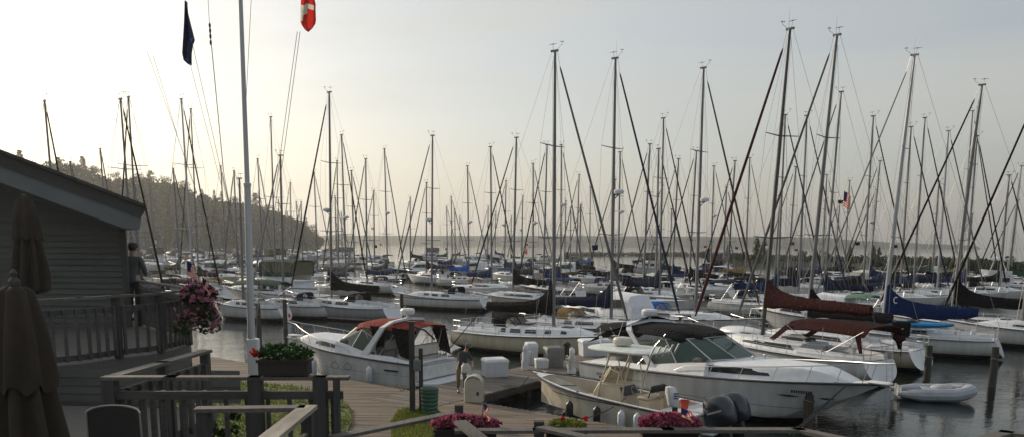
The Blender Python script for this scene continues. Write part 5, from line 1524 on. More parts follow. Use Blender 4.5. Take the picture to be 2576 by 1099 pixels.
# closed parasols
def parasol(label, u, vt, Y, zb, w, floor, valance=True, seed=0):
    t = Q(u, vt, Y); h = t.z-zb; r = thing('closed_parasol', label, 'parasol', (t.x, Y, floor), .2+seed)
    zt_ = t.z-floor; z0 = zb-floor; rnd = random.Random(seed)
    m = MB(); rings = []; N = 64
    for k in range(15):
        f = k/14; z = zt_-.10*h*.3-(h*.97)*f
        rr = w/2*(.16+.84*f**.75)*(1-.18*max(0, f-.85)/.15)
        rings.append([(rr*(1+.30*math.cos(8*a+.5*math.sin(f*4+seed)))*math.cos(a), rr*(1+.30*math.cos(8*a+.5*math.sin(f*4+seed)))*math.sin(a), z+.03*math.cos(8*a)*f) for a in [2*PI*i/N for i in range(N)]])
    m.loft(rings, True, True); c = m.build('folded_cloth', UMBR, r, ang=80)
    if valance:
        m = MB(); rings = []
        for f, kk in ((0,.30),(.05,.62),(.5,1.0),(.93,1.22),(1.0,1.20)):
            z = zt_-h*.02-h*.42*f; rr = w/2*.62*kk
            rings.append([(rr*(1+.16*math.cos(8*a+.8*f+seed))*math.cos(a), rr*(1+.16*math.cos(8*a+.8*f+seed))*math.sin(a), z+.04*math.cos(8*a)*f) for a in [2*PI*i/N for i in range(N)]])
        m.loft(rings, True, False); m.build('vent_flap', UMBR, r, ang=80)
    m = MB(); m.tube([(0,0,0),(0,0,zt_-.05)], .024, 8); m.lathe([(.02,-.06),(.045,-.03),(.045,0),(.02,.03),(.03,.06),(.008,.09)], (0,0,zt_+.0), 10); m.lathe([(.24,0),(.24,.05),(.05,.09)], (0,0,0), 14); m.build('pole', POSTW, r)
    return r
parasol('large closed brown parasol filling the lower left corner', 36, 706, 6.3, 3.75, .60, ZT)
parasol('closed brown parasol standing on the raised deck against the clapboard wall', 60, 492, 14.6, 5.0, .56, ZD, seed=3)
# patio chair on the near terrace
q = Q(281,1022,7.0); ch = thing('patio_chair', 'dark patio chair with a curved wire-rimmed back on the near terrace', 'chair', (q.x, 7.0, ZT), 0)
hh = q.z-ZT; m = MB(); arc = [(.235*math.sin(a), .06*math.cos(a)-.0, hh-.05*(a/1.35)**2) for a in [-1.35+.27*i for i in range(11)]]
m.tube([(-.24,.02,.0)]+[(-.235,.02,.5)]+arc+[(.235,.02,.5),(.24,.02,0)], .010, 6); m.build('back_rim', mat('worn_steel', (.35,.34,.32), .3, .8), ch)
m = MB(); lo_ = [(x, y-.004, hh*.42) for x, y, z_ in arc]; hi_ = [(x, y-.004, z_-.012) for x, y, z_ in arc]
m.loft([lo_, hi_], False); m.loft([[(x,y+.02,z_) for x,y,z_ in hi_],[(x,y+.02,z_) for x,y,z_ in lo_]], False); m.build('backrest', mat('mesh_dark', (.035,.03,.028), .8), ch)
m = MB(); m.bbox((0,-.22,.43), (.46,.46,.04), .015); m.build('seat', mat('mesh_dark', (.035,.03,.028), .8), ch)
for sx in (-1,1):
    m = MB(); m.tube([(sx*.22,-.42,0),(sx*.22,-.42,.63),(sx*.23,.02,.66)], .012, 6); m.build('armrest_leg', POSTW, ch)

# ------------------------------------------------------------------ flowers
PINK = leaf_mat('petunia_pink', (.26,.035,.085), (.55,.16,.26), 14); REDF = leaf_mat('geranium_red', (.45,.02,.02), (.65,.04,.03), 9)
def small_flag(label, u, vt, vb, Y, pole_tilt=0.0, w=.16, seed=0, limp=.55):
    t = Q(u, vt, Y); b = Q(u, vb, Y); h = t.z-b.z
    r = thing('small_flag', label, 'flag', (b.x, Y, b.z)); m = MB(); m.tube([(-pole_tilt,0,-.1),(0,0,h)], .006, 5); m.build('stick', POSTW, r)
    us_flag(r, w*1.6, h*.55, (0,0,h-.01), limp=limp, seed=seed, name='cloth')
Yb = 14.2; c = Q(500,764,Yb)
flower_basket('big pink petunia basket hanging at the corner of the raised deck', c, (.60,.45,.42), 5, mat_petal('petunia_soft', (.36,.10,.18), (.60,.27,.36)), LEAFG, 460, fsize=.085, lf=.09, drape=12, ffrac=1.0)
small_flag('small striped flag stuck in the hanging petunias, left one', 474, 655, 720, Yb-.25, w=.14, seed=1)
small_flag('small striped flag stuck in the hanging petunias, right one', 512, 694, 745, Yb-.3, w=.15, seed=2, limp=.8)
c = P(722,934,4.60); c = Q(718,938,LA.y)
fb_ = flower_basket('dark planter of leafy geraniums standing on the level railing', Vector((c.x, c.y, zr1+.165)), (.60,.30,.20), 6, PINK, LEAFG, 480, box=(.50,.20,.15), fsize=.04, ffrac=.0, lf=.06)
m = MB(); rnd = random.Random(3)
for q in range(2):
    o_ = Vector((-.30+q*.03, -.06, .09-.03*q))
    for k in range(16):
        d = Vector((rnd.gauss(0,1), rnd.gauss(0,1), rnd.gauss(0,1))).normalized(); m.ell(o_+d*.03, (.014,.014,.012), 6, 4)
m.build('red_geranium_bloom', REDF, fb_)
Yt = 8.9
for lb, u, v, w, h, fm, lm_, sd, ff in (('pink petunia box behind the rail, left of the striped pier',1172,1062,.70,.17,PINK,LEAFG,7,1.5),('large box of pink petunias below the outboard motors',1683,1066,.64,.22,PINK,LEAFG,8,1.9),('box of yellow-green leaves with two red geranium heads',1424,1062,.46,.13,REDF,leaf_mat('lime_leaf',(.10,.15,.02),(.24,.26,.06),9),9,.0)):
    c = Q(u, v+9, Yt); r_ = flower_basket(lb, Vector((c.x, Yt, c.z-.03)), (w,.26,h), sd, fm, lm_, 520, box=(w*.95,.2), fsize=.042, ffrac=ff, lf=.045)
    if ff == 0:
        for du in (-.21*.4/.4*.22, .21):
            m = MB(); rn = random.Random(int(du*100)+5)
            for k in range(18):
                d = Vector((rn.gauss(0,1), rn.gauss(0,1), rn.gauss(0,1))).normalized(); m.ell(Vector((du,-.03,h*.95))+d*.022, (.012,.012,.010), 6, 4)
            m.build('red_geranium_bloom', REDF, r_)
small_flag('small striped flag planted in the pink box below the outboards', 1713, 1022, 1064, Yt-.12, w=.13, seed=4)
small_flag('small folded striped flag in the left pink flower box', 1218, 1010, 1064, Yt-.12, pole_tilt=.05, w=.08, seed=5, limp=.9)
# leafy shrub below the railing
for lb, u, v, Y, s, sd in (('leafy vine climbing beside the lawn at the bottom left',487,1085,11.0,.34,31),('small shrub under the flagpole railing',575,1075,13.5,.26,32)):
    c = Q(u, v, Y); r = thing('shrub', lb, 'shrub', (c.x, Y, ZL)); m = MB(); rn = random.Random(sd)
    for k in range(12):
        q = Vector((rn.uniform(-s,s)*.7, rn.uniform(-s,s)*.5, (c.z-ZL)*rn.uniform(.1,1.12))); leaf_cloud(m, q, (s*.35,s*.3,s*.3), 34, .10, rn)
    m.build('leaves', LEAFD if sd == 31 else LEAFG, r, smooth=False)
    m = MB()
    for k in range(4): m.tube([(0,0,-.0),(rn.uniform(-.2,.2),0,(c.z-ZL)*.6),(rn.uniform(-s,s)*.6,0,(c.z-ZL)*rn.uniform(.8,1.1))], [.02,.015,.006], 5)
    m.build('stem', BARK, r)

# ------------------------------------------------------------------ flagpole with yardarm, halyards, flags
YP = 22.5
pt = Q(635, 985, YP); fp = thing('flagpole', 'tall white flagpole with rope halyards standing on the lawn', 'flagpole', (pt.x, YP, ZL))
bx_ = pt.x
def FQ(u, v, dy=0): q = Q(u, v, YP+dy); return (q.x-bx_, dy, q.z-ZL)
step = FQ(622,462); topp = FQ(605,0); tt_ = Vector(topp)+(Vector(topp)-Vector(step))*.35
PW = mat('flagpole_white', (.50,.50,.52), .45, vary=.12, scale=1, stretch=(4,4,.5))
m = MB(); m.tube([FQ(636,985), step], [.105,.085], 14); m.build('lower_pole', PW, fp)
m = MB(); m.tube([FQ(622.3,470), tuple(tt_)], [.066,.052], 12); m.lathe([(.10,-.04),(.10,.04),(.06,.06)], FQ(622.4,466), 12); m.build('upper_pole', PW, fp)
m = MB(); q0 = FQ(637,850); m.bbox((q0[0], -.0, q0[2]/2), (.30,.24,q0[2]), .03); m.build('tabernacle', WHITE, fp)
yz = Vector(FQ(600,-55)); ya, yb = Vector(FQ(462,-70)), Vector(FQ(775,-60))
m = MB(); m.tube([ya, yz, yb], [.03,.05,.03], 8); m.build('yardarm', PW, fp)
HR = mat('halyard_rope', (.30,.29,.27), .8)
for a, b, r_ in ((FQ(520,-60),FQ(527,62),.007),(FQ(527,62),FQ(562,430),.012),(FQ(562,430),FQ(628,800),.009),(FQ(484,110),FQ(558,440),.007),(FQ(558,440),FQ(626,800),.007),(FQ(478,160),FQ(560,480),.006),
                (FQ(755,80),FQ(712,400),.008),(FQ(712,400),FQ(645,800),.008),(FQ(748,80),FQ(698,440),.008),(FQ(698,440),FQ(643,800),.008),(FQ(632,0),FQ(618,275),.007),(FQ(370,130),FQ(445,340),.006),(FQ(445,340),FQ(520,560),.008),(FQ(385,140),FQ(447,345),.006)):
    m = MB(); m.tube([a, b], r_, 4); m.build('halyard', HR, fp)
m = MB()
for v in (65,78,92,108): q = FQ(527.5+ (v-62)*.06, v); m.ell(q, (.03,.03,.07), 8, 6)
m.build('furled_signal_flag', CV['navy'], fp)
f1 = thing('club_flag', 'limp dark blue flag hanging from the left arm of the flagpole', 'flag', (bx_+FQ(466,4)[0], YP, ZL+FQ(466,4)[2]))
def burgee():
    m = MB(); top = Q(466,4,YP); o = Vector((bx_+FQ(466,4)[0], YP, ZL+FQ(466,4)[2])); prof = [(0,466,469),(20,464,473),(60,461,480),(96,460,487),(110,460,482),(130,460,480),(150,465,481),(160,476,480)]
    rings = []
    for v, a, b in prof:
        pa, pb = Q(a, v+4, YP)-o, Q(b, v+4, YP)-o; rg = []
        for i in range(9):
            k = i/8; p = pa.lerp(pb, k); p.y = .09*math.sin(k*11+v*.03); rg.append(p)
        rings.append(rg)
    m.loft(rings, False); m.loft([[p+Vector((0,.006,0)) for p in r] for r in reversed(rings)], False); m.build('cloth', mat('burgee_blue', (.018,.025,.085), .8, vary=.2), f1, ang=80)
    m = MB()
    for (u0,v0),(u1,v1),(u2,v2) in (((478,97),(487,96),(480,108)),((466,150),(474,156),(470,148))):
        m.add([Q(u0,v0,YP-.12)-o, Q(u1,v1,YP-.12)-o, Q(u2,v2,YP-.12)-o], [(0,1,2)])
    m.build('blue_fold', mat('fold_blue', (.06,.14,.42), .8), f1, smooth=False)
burgee()
f2 = thing('canadian_flag', 'limp red and white maple leaf flag hanging from the right arm of the flagpole', 'flag', (bx_+FQ(757,-60)[0], YP, ZL+FQ(757,-60)[2]))
def maple_flag():
    o = Vector((bx_+FQ(757,-60)[0], YP, ZL+FQ(757,-60)[2])); rows = [(-60,757,775),(-30,757,784),(0,757,791),(12,756,794),(24,755,794),(38,755,795),(52,754,796),(62,757,795),(72,764,789),(80,772,775)]
    m = MB(); rings = []
    for v, a, b in rows:
        pa, pb = Q(a, v, YP)-o, Q(b, v, YP)-o; rg = []
        for i in range(13):
            k = i/12; p = pa.lerp(pb, k); p.y = .08*math.sin(k*9+v*.02); rg.append(p)
        rings.append((v, rg))
    for (v0, r0), (v1, r1) in zip(rings, rings[1:]):
        for i in range(12):
            k = i/12; vm = (v0+v1)/2
            # red hoist below, white field slanting across, red fly above
            m.cur = 1 if (12+6*abs(math.sin(k*8)) < vm < 50-40*k and k < .8) else (0 if k < .78 else 2)
            if vm < -18: m.cur = 0
            m.quad(r0[i], r0[i+1], r1[i+1], r1[i])
    m.build('cloth', [FR, FW, mat('flag_red_shadow', (.50,.04,.035), .8)], f2, ang=80)
    lf = MB(); star = [(760,-6),(790,-6),(787,12),(781,9),(774,19),(768,10),(762,13)]
    pass
maple_flag()
# ------------------------------------------------------------------ hero boats
SEGS = []
def seg_dist(a, b, c, d):
    m = 1e9
    for i in range(7):
        p = a+(b-a)*i/6
        for j in range(7): m = min(m, (p-(c+(d-c)*j/6)).length)
    return m
def reg(o, head, L):
    a = Vector(o[:2]); b = a+Vector((math.cos(R(head)), math.sin(R(head))))*L; SEGS.append((a, b))
def clear(o, head, L, gap=3.4):
    a = Vector(o[:2]); b = a+Vector((math.cos(R(head)), math.sin(R(head))))*L
    for c, d in SEGS:
        if (c-a).length < 30 and seg_dist(a, b, c, d) < gap: return False
    return True

# A: cruiser with the red canopy
sA, bA = Vector((-3.1, 33.9, 0)), Vector((-10.0, 38.2, 0))
rA, bmA, shA, XA, LA_, wA, zA = express('white motor cruiser with a bright red canopy and white radar dome, bow pointing left', sA, bA, B=3.1, canopy='red', zs=(1.1,1.62), cabin_h=.42)
WF = mat('fender_white', (.55,.58,.62), .4)
for t in (.27, .68): fender(rA, (LA_*t, bmA(t)+.10, .55), WF, .13, .62, .35)
ro = MB(); 
for k in range(2):
    pts = [(LA_*(.42+.09*k)+.22*math.sin(a*1.0), bmA(.45)*1.01+.03, .95-.28*abs(math.sin(a*.5))) for a in [i*PI/7 for i in range(15)]]
    ro.tube(pts, .014, 5)
ro.build('hanging_rope', mat('rope', (.20,.18,.14), .9), rA)
rod = MB()
for i in range(7):
    x = .35+.12*i; y = -1.25+.05*i; z = 1.25+.02*i; rod.tube([(x,y,z-.4),(x-.25-.05*i,y,z+1.0+.08*i)], [.014,.005], 5); rod.lathe([(.045,-.04),(.045,.04)], (x-.06,y,z+.12), 8)
rod.tube([(.5,-1.2,1.2),(-1.0,-1.9,3.2)], [.03,.012], 6)
rod.build('fishing_rods', BLACKP, rA)
dw = MB(); dw.bbox((.35,.2,.95), (.55,1.5,.42), .08); dw.build('transom_seat', WHITE, rA)
# small pennant on its bow staff
fl = MB(); tip = XA(1, 1.6)+.34; fl.tube([(tip,0,shA(1)+.66),(tip+.08,0,shA(1)+1.05)], .012, 5); fl.build('bow_staff', STEEL, rA)
fl = MB(); fl.add([(tip+.08,0,shA(1)+1.03),(tip+.08,0,shA(1)+.83),(tip-.12,.02,shA(1)+.85),(tip-.10,.03,shA(1)+.98)], [(0,1,2,3)]); fl.build('pennant', FR, rA, smooth=False)
reg(sA, math.degrees(math.atan2(bA.y-sA.y, bA.x-sA.x)), LA_)

# C: big cruiser with the black canopy, bow to the right
sC, bC = Vector((4.0, 34.2, 0)), Vector((11.35, 25.3, 0))
rC, bmC, shC, XC, LC_, wC, zC = express('large white motor cruiser with a black canopy and green-tinted windshield, bow pointing right', sC, bC, B=3.7, canopy='black', hm='blackline', zs=(1.25,1.72), cabin_h=.50, arch=True, side_canvas=False)
cv = MB(); cv.loft([[(LC_*.20, y, z) for y, z in ((-wC*.9,zC+.30),(0,zC+.62),(wC*.9,zC+.30))],[(LC_*.10, y, z) for y, z in ((-wC*.95,zC-.05),(0,zC+.30),(wC*.95,zC-.05))],[(LC_*.02, y, z) for y, z in ((-wC*.95,zC-.55),(0,zC-.35),(wC*.95,zC-.55))]], False); cv.build('aft_cover', CV['black'], rC)
gd = MB()
for y in (-.35,.35): gd.tube([(LC_*.62,y,zC-.62),(LC_*.62,y,zC-.50)], .02, 5); gd.ell((LC_*.62,y,zC-.46), (.07,.05,.05), 8, 6)
gd.build('horn_light', STEEL, rC)
mk = MB()
mk.box((LC_*.11, -bmC(.11)-.0, .92), (.42,.03,.10)); mk.build('hull_badge', mat('badge_grey', (.22,.22,.23), .4), rC)
mk = MB()
for k in range(9): mk.box((LC_*(.80+.006*k), -bmC(.80+.006*k)*.985-.012, 1.30), (.05,.012,.09), .35)
mk.build('registration_letters', BLACKP, rC)
nb = MB()
for t, l in ((.79,.75),(.885,.5)): nb.loft([[(LC_*t+l*(k-.5), -bmC(t+l*(k-.5)/LC_)*.955-.02, 1.14+s*.035*math.sin(PI*k)) for s in (-1,1)] for k in (0,.2,.4,.6,.8,1)], False)
nb.build('hull_graphic', BLACKP, rC)
ln = MB()
for dx in (0,.12): ln.tube([(LC_*.93, -bmC(.93), shC(.93)), (LC_*.85-dx, -bmC(.86)-1.0, .05)], .016, 5)
ln.build('mooring_line', mat('rope_dark', (.035,.04,.055), .9), rC)
reg(sC, math.degrees(math.atan2(bC.y-sC.y, bC.x-sC.x)), LC_)

# B: centre console boat
sB, bB = Vector((6.25, 25.25, 0)), Vector((0.75, 30.35, 0))
rB, bmB, shB, XB, LB_, hB = console_boat('white center-console fishing boat with a pale hard top and twin dark outboards', sB, bB)
reg(sB, math.degrees(hB), LB_)
oc = MB(); o0 = P(1690,1022,.85)
k_ = thing('small_outboard', 'small tilted white outboard motor stowed in the stern of the fishing boat', 'outboard motor', P(1694,1030,1.0), R(200))
rr = []
for z, a, b in ((-.05,.12,.12),(.0,.16,.14),(.40,.17,.15),(.56,.13,.11),(.58,.04,.04)):
    rr.append([Vector((a*(abs(math.cos(t))**.6)*(1 if math.cos(t)>0 else -1)+z*.25, b*(abs(math.sin(t))**.6)*(1 if math.sin(t)>0 else -1), z+.15)) for t in [2*PI*i/16 for i in range(16)]])
oc.loft(rr, True, True); oc.build('cowling', mat('cowl_white', (.66,.66,.68), .3), k_, ang=60)
lg = MB(); lg.loft([[Vector((.09*math.cos(t)-.05, .08*math.sin(t), z)) for t in [2*PI*i/10 for i in range(10)]] for z in (-.5,.12)], True, True); lg.build('lower_unit', BLACKP, k_)
mk = MB()
for q in range(3): mk.slab((-.06,.157,.36+.07*q),(.10,.157,.36+.07*q),(.10,.157,.395+.07*q),(-.06,.157,.395+.07*q), .006)
mk.build('decal', mat('decal_blue', (.02,.04,.15), .4), k_)
p = P(1722,1018,1.05); bk = thing('bucket', 'red plastic bucket beside the small white outboard', 'bucket', p); m = MB(); m.lathe([(.10,-.12),(.15,.14),(.16,.15),(.14,.14),(.09,-.10)], (0,0,0), 16); m.build('bucket_body', mat('bucket_red', (.50,.04,.02), .5), bk); m = MB(); m.tube([(.15*math.cos(a), 0, .14+.12*math.sin(a)) for a in [i*PI/8 for i in range(9)]], .006, 5); m.build('handle', STEEL, bk)

# ------------------------------------------------------------------ sailing boats placed by their masts
def HS(label, u, v, vw, head, L, **k):
    rg = k.pop('reg', True)
    r = sailboat(label, (u, v), vw, head, L, **k)
    if rg: reg(r[0].location, head, L)
    return r
N = dict(near=True)
d_ = HS('sloop with a long maroon sail cover, maroon bimini and maroon furled headsail', 1987,75, 925, 124, 11.6, near=True, cover='darkred', jib=mat('jib_maroon',(.055,.008,.009),.9), bim=None, dod=None, rake=.035, lb=5.6, coverh=.85, boomz=3.05, radar=False, mastm=ALUD, jibr=.085)
rD = d_[0]
bimini(rD, .3, 4.3, 1.45, 1.3, 2.42, CV['darkred'], crown=.14, legz=1.25, drop=.24)
w = MB()
for sg in (-1,1): w.slab((4.25,sg*1.4,2.40),(5.3,sg*1.25,1.60),(5.0,sg*1.3,1.55),(3.95,sg*1.45,2.30), .03); w.slab((.5,sg*1.42,2.25),(.8,sg*1.42,2.30),(.5,sg*1.42,1.45),(.35,sg*1.42,1.45), .03)
w.build('side_curtain', CV['darkred'], rD, smooth=False)
ladder(rD, -.12, .2, .0, 1.5, .15, 5)
st = MB(); st.tube([(0.1,-1.0,1.2),(.1,-1.0,1.9)], .02, 5); st.bbox((.15,-.85,2.0), (.5,.45,.42), .15); st.build('covered_grill', CV['darkred'], rD)
g_ = HS('sloop with a tall bright blue sail cover bearing a white letter C', 2300,140, 884, 146, 10.6, near=True, cover='blue', jib='white', rake=.03, coverh=1.2, sag=.28, mastm=ALUW, lb=4.6, jibr=.05, hull='white')
e_ = HS('sloop with a white ladder transom, black mast boot and grey furled headsail', 2105,90, 904, 130, 11.0, near=True, cover='black', jib='grey', rake=.035, lb=4.4, coverh=1.1, dod=None, jibr=.075, hull='cream')
ladder(e_[0], -.05, .2, .1, 1.25, .45, 4)
pb = MB(); pb.bbox((1.6,-.4,1.95), (.85,.25,.75), .06); pb.build('weather_cloth', CV['black'], e_[0])
i_ = HS('cream sloop with black spray hood and black sail cover, moored behind the pier', 1396,130, 893, -35, 11.2, near=True, cover='black', jib='grey', rake=.012, dod='black', hull='cream', coverh=1.3, lb=4.3, wins=[(.04,.10),(.15,.28),(.33,.46),(.55,.62),(.72,.78)], jibr=.075)
j_ = HS('sloop with navy sail cover and blue furled headsail, right of the tallest central mast', 1548,148, 868, -38, 11.2, near=True, cover='navy', jib='blue', radar=.50, rake=.012, coverh=1.0, lb=4.2, wins=[(.05,.16),(.2,.44),(.52,.6),(.68,.76)], dod='tan')
k2 = HS('sloop with a radar dome halfway up its mast and a tan furled headsail', 1770,172, 842, -40, 11.2, near=True, cover=None, jib='tan', radar=.47, rake=.012, dod='brightblue', hull='white')
h_ = HS('sloop with a big black sail cover at the right edge of the harbour', 2470,215, 852, 140, 11.5, near=True, cover='black', jib='black', rake=.03, coverh=1.35, sag=.12, lb=5.4, mastm=ALU)
HS('sloop mostly out of frame whose dark furled headsail crosses the right edge', 2665,120, 872, 143, 11.0, near=True, cover='navy', jib='black', rake=.02)
kk = HS('white sloop with a dark spray hood and a heart-shaped stern in mid basin', 1088,342, 775, 153, 10.4, near=True, cover=None, jib='white', radar=.47, dod='navy', fs=.7, hull='whitel', mr=.075)
HS('grey sloop with a black sail cover and clear-windowed spray hood left of centre', 828,233, 800, 150, 11.0, near=True, cover='black', jib='black', radar=.44, dod='black', hull='grey', rake=.02, lb=4.6)
HS('small white sloop with a white round stern just right of the flagpole', 705,392, 797, 157, 8.2, near=True, cover=None, jib='white', dod='navy', hull='white')
sg_ = HS('small white sloop under a green boom tent just left of the flagpole', 602,450, 803, 158, 7.2, near=True, cover=None, jib=None, hull='white')
bimini(sg_[0], .3, 4.4, 1.0, 1.5, 2.7, CV['green'], crown=.25, drop=.05, name='boom_tent')
HS('cream sloop with a blue bimini and blue boat cover right of the lone basin sloop', 1299,347, 776, 150, 11.5, near=True, cover='black', jib='navy', bim='blue', hull='cream', radar=.0)
# letter on the blue sail cover
lt = MB(); gr = g_[0]; Lg = 10.6; xm = Lg*.58
for k in range(9):
    a0, a1 = R(50+k*29), R(50+(k+1)*29)
    for sgn in (1,): lt.slab((xm-.62-.13*math.cos(a0), .215, 2.93+.20*math.sin(a0)), (xm-.62-.13*math.cos(a1), .215, 2.93+.20*math.sin(a1)), (xm-.62-.085*math.cos(a1), .215, 2.93+.145*math.sin(a1)), (xm-.62-.085*math.cos(a0), .215, 2.93+.145*math.sin(a0)), .01)
lt.build('cover_letter', WHITE, gr, smooth=False)
# kayak on deck, stowed on the blue covered sloop
ky = thing('kayak', 'turquoise kayak lashed along the deck of the sloop with the blue sail cover', 'kayak', gr.location+Vector((0,0,0)), gr.rotation_euler.z)
m = MB(); rings = []
for k in range(13):
    f = k/12; w = .36*math.sin(PI*(.04+.92*f))**.7; h = .19*math.sin(PI*(.05+.9*f))**.5; z = 1.72+.10*(abs(f-.5)*2)**3; rings.append([(2.4+4.4*f, 1.30+w*math.cos(a), z+h*math.sin(a)*(1 if math.sin(a)>0 else 1.1)) for a in [2*PI*i/12 for i in range(12)]])
m.loft(rings, True, True); m.build('kayak_hull', mat('kayak_blue', (.02,.22,.50), .35), ky)
m = MB(); m.lathe([(.30,0),(.32,.04),(.24,.05),(.22,0)], (4.4,1.30,1.88), 16); m.build('cockpit_rim', BLACKP, ky)

# ------------------------------------------------------------------ middle distance motor boats
def MY(label, u, vw, head, L, **k):
    p = P(u, vw, 0); r = motor_yacht(label, p, head, L, **k); reg(p, head, L*k.get('scale', 1)); return r
MY('white trawler with a flybridge under a dark green canvas enclosure', 828, 772, 160, 11.5, B=4.1, style='trawler', canvas='green')
MY('white express motorboat with black topsides and dark side window', 1122, 700, 160, 10.5, B=3.6, style='express', hm='black')
MY('white flybridge cruiser with a radar tower in front of the open lake', 1268, 668, 150, 12, B=4.2, style='fly')
MY('white motor cruiser with a swept deckhouse beside the blue covered boat', 1340, 690, 160, 11, B=3.8, style='express')
MY('low cream cabin motorboat left of the swept deckhouse cruiser', 1240, 695, 155, 9.5, style='express')
MY('small white motorboat with a pale green canvas top behind the maroon sloop', 2200, 850, 140, 8.5, style='express', canvas='palegreen')
MY('white motor yacht with a blue canvas top in front of the bushy bank', 1865, 700, 150, 11, B=3.6, style='trawler', canvas='blue')
MY('white motor cruiser with a flat hard top on the right before the bank', 2600, 742, 150, 10.5, B=3.6, style='trawler')
MY('white motorboat with a dark canvas top below the crossing sails', 1760, 712, -30, 9.5, style='express', canvas='black')
MY('white express motorboat half hidden behind the tan spray hood', 1660, 850, 135, 8.5, style='express')
MY('white cabin motorboat against the headland left of the petunias', 420, 668, 150, 10, style='trawler', canvas='green')
MY('pale motorboat with a high windshield under the headland', 520, 690, 150, 10, style='express')
for i, (lb, u, vw, h_, L, kw) in enumerate((('low white motorboat on the left of the lake view', 985, 668, 155, 10, dict(style='express', canvas='black')),('long white motor yacht on the left of the lake view', 905, 655, 160, 13, dict(style='trawler', canvas='green')),('white motor yacht with canvas roof right of the lake view', 1120, 655, 160, 12, dict(style='trawler', canvas='navy')),
    ('white motorboat with a blue top beneath the breakwater', 1480, 700, 150, 10, dict(style='express', canvas='blue')),('dark topped motorboat at the right end of the breakwater', 1700, 690, 150, 11, dict(style='trawler', canvas='black')))):
    MY(lb, u, vw, h_, L, **kw)
rf = P(1395, 690, 0); 
fl_ = thing('red_flag', 'small red flag on a boat staff in front of the lake', 'flag', tuple(Q(1320,636,rf.y))); flag_mesh(fl_, 'cloth', .9, 1.0, lambda i,j,a,b: 0, [FR], (0,0,1.0), limp=.6, seed=3); m = MB(); m.tube([(0,0,-1.5),(0,0,1.0)], .03, 5); m.build('staff', STEEL, fl_)

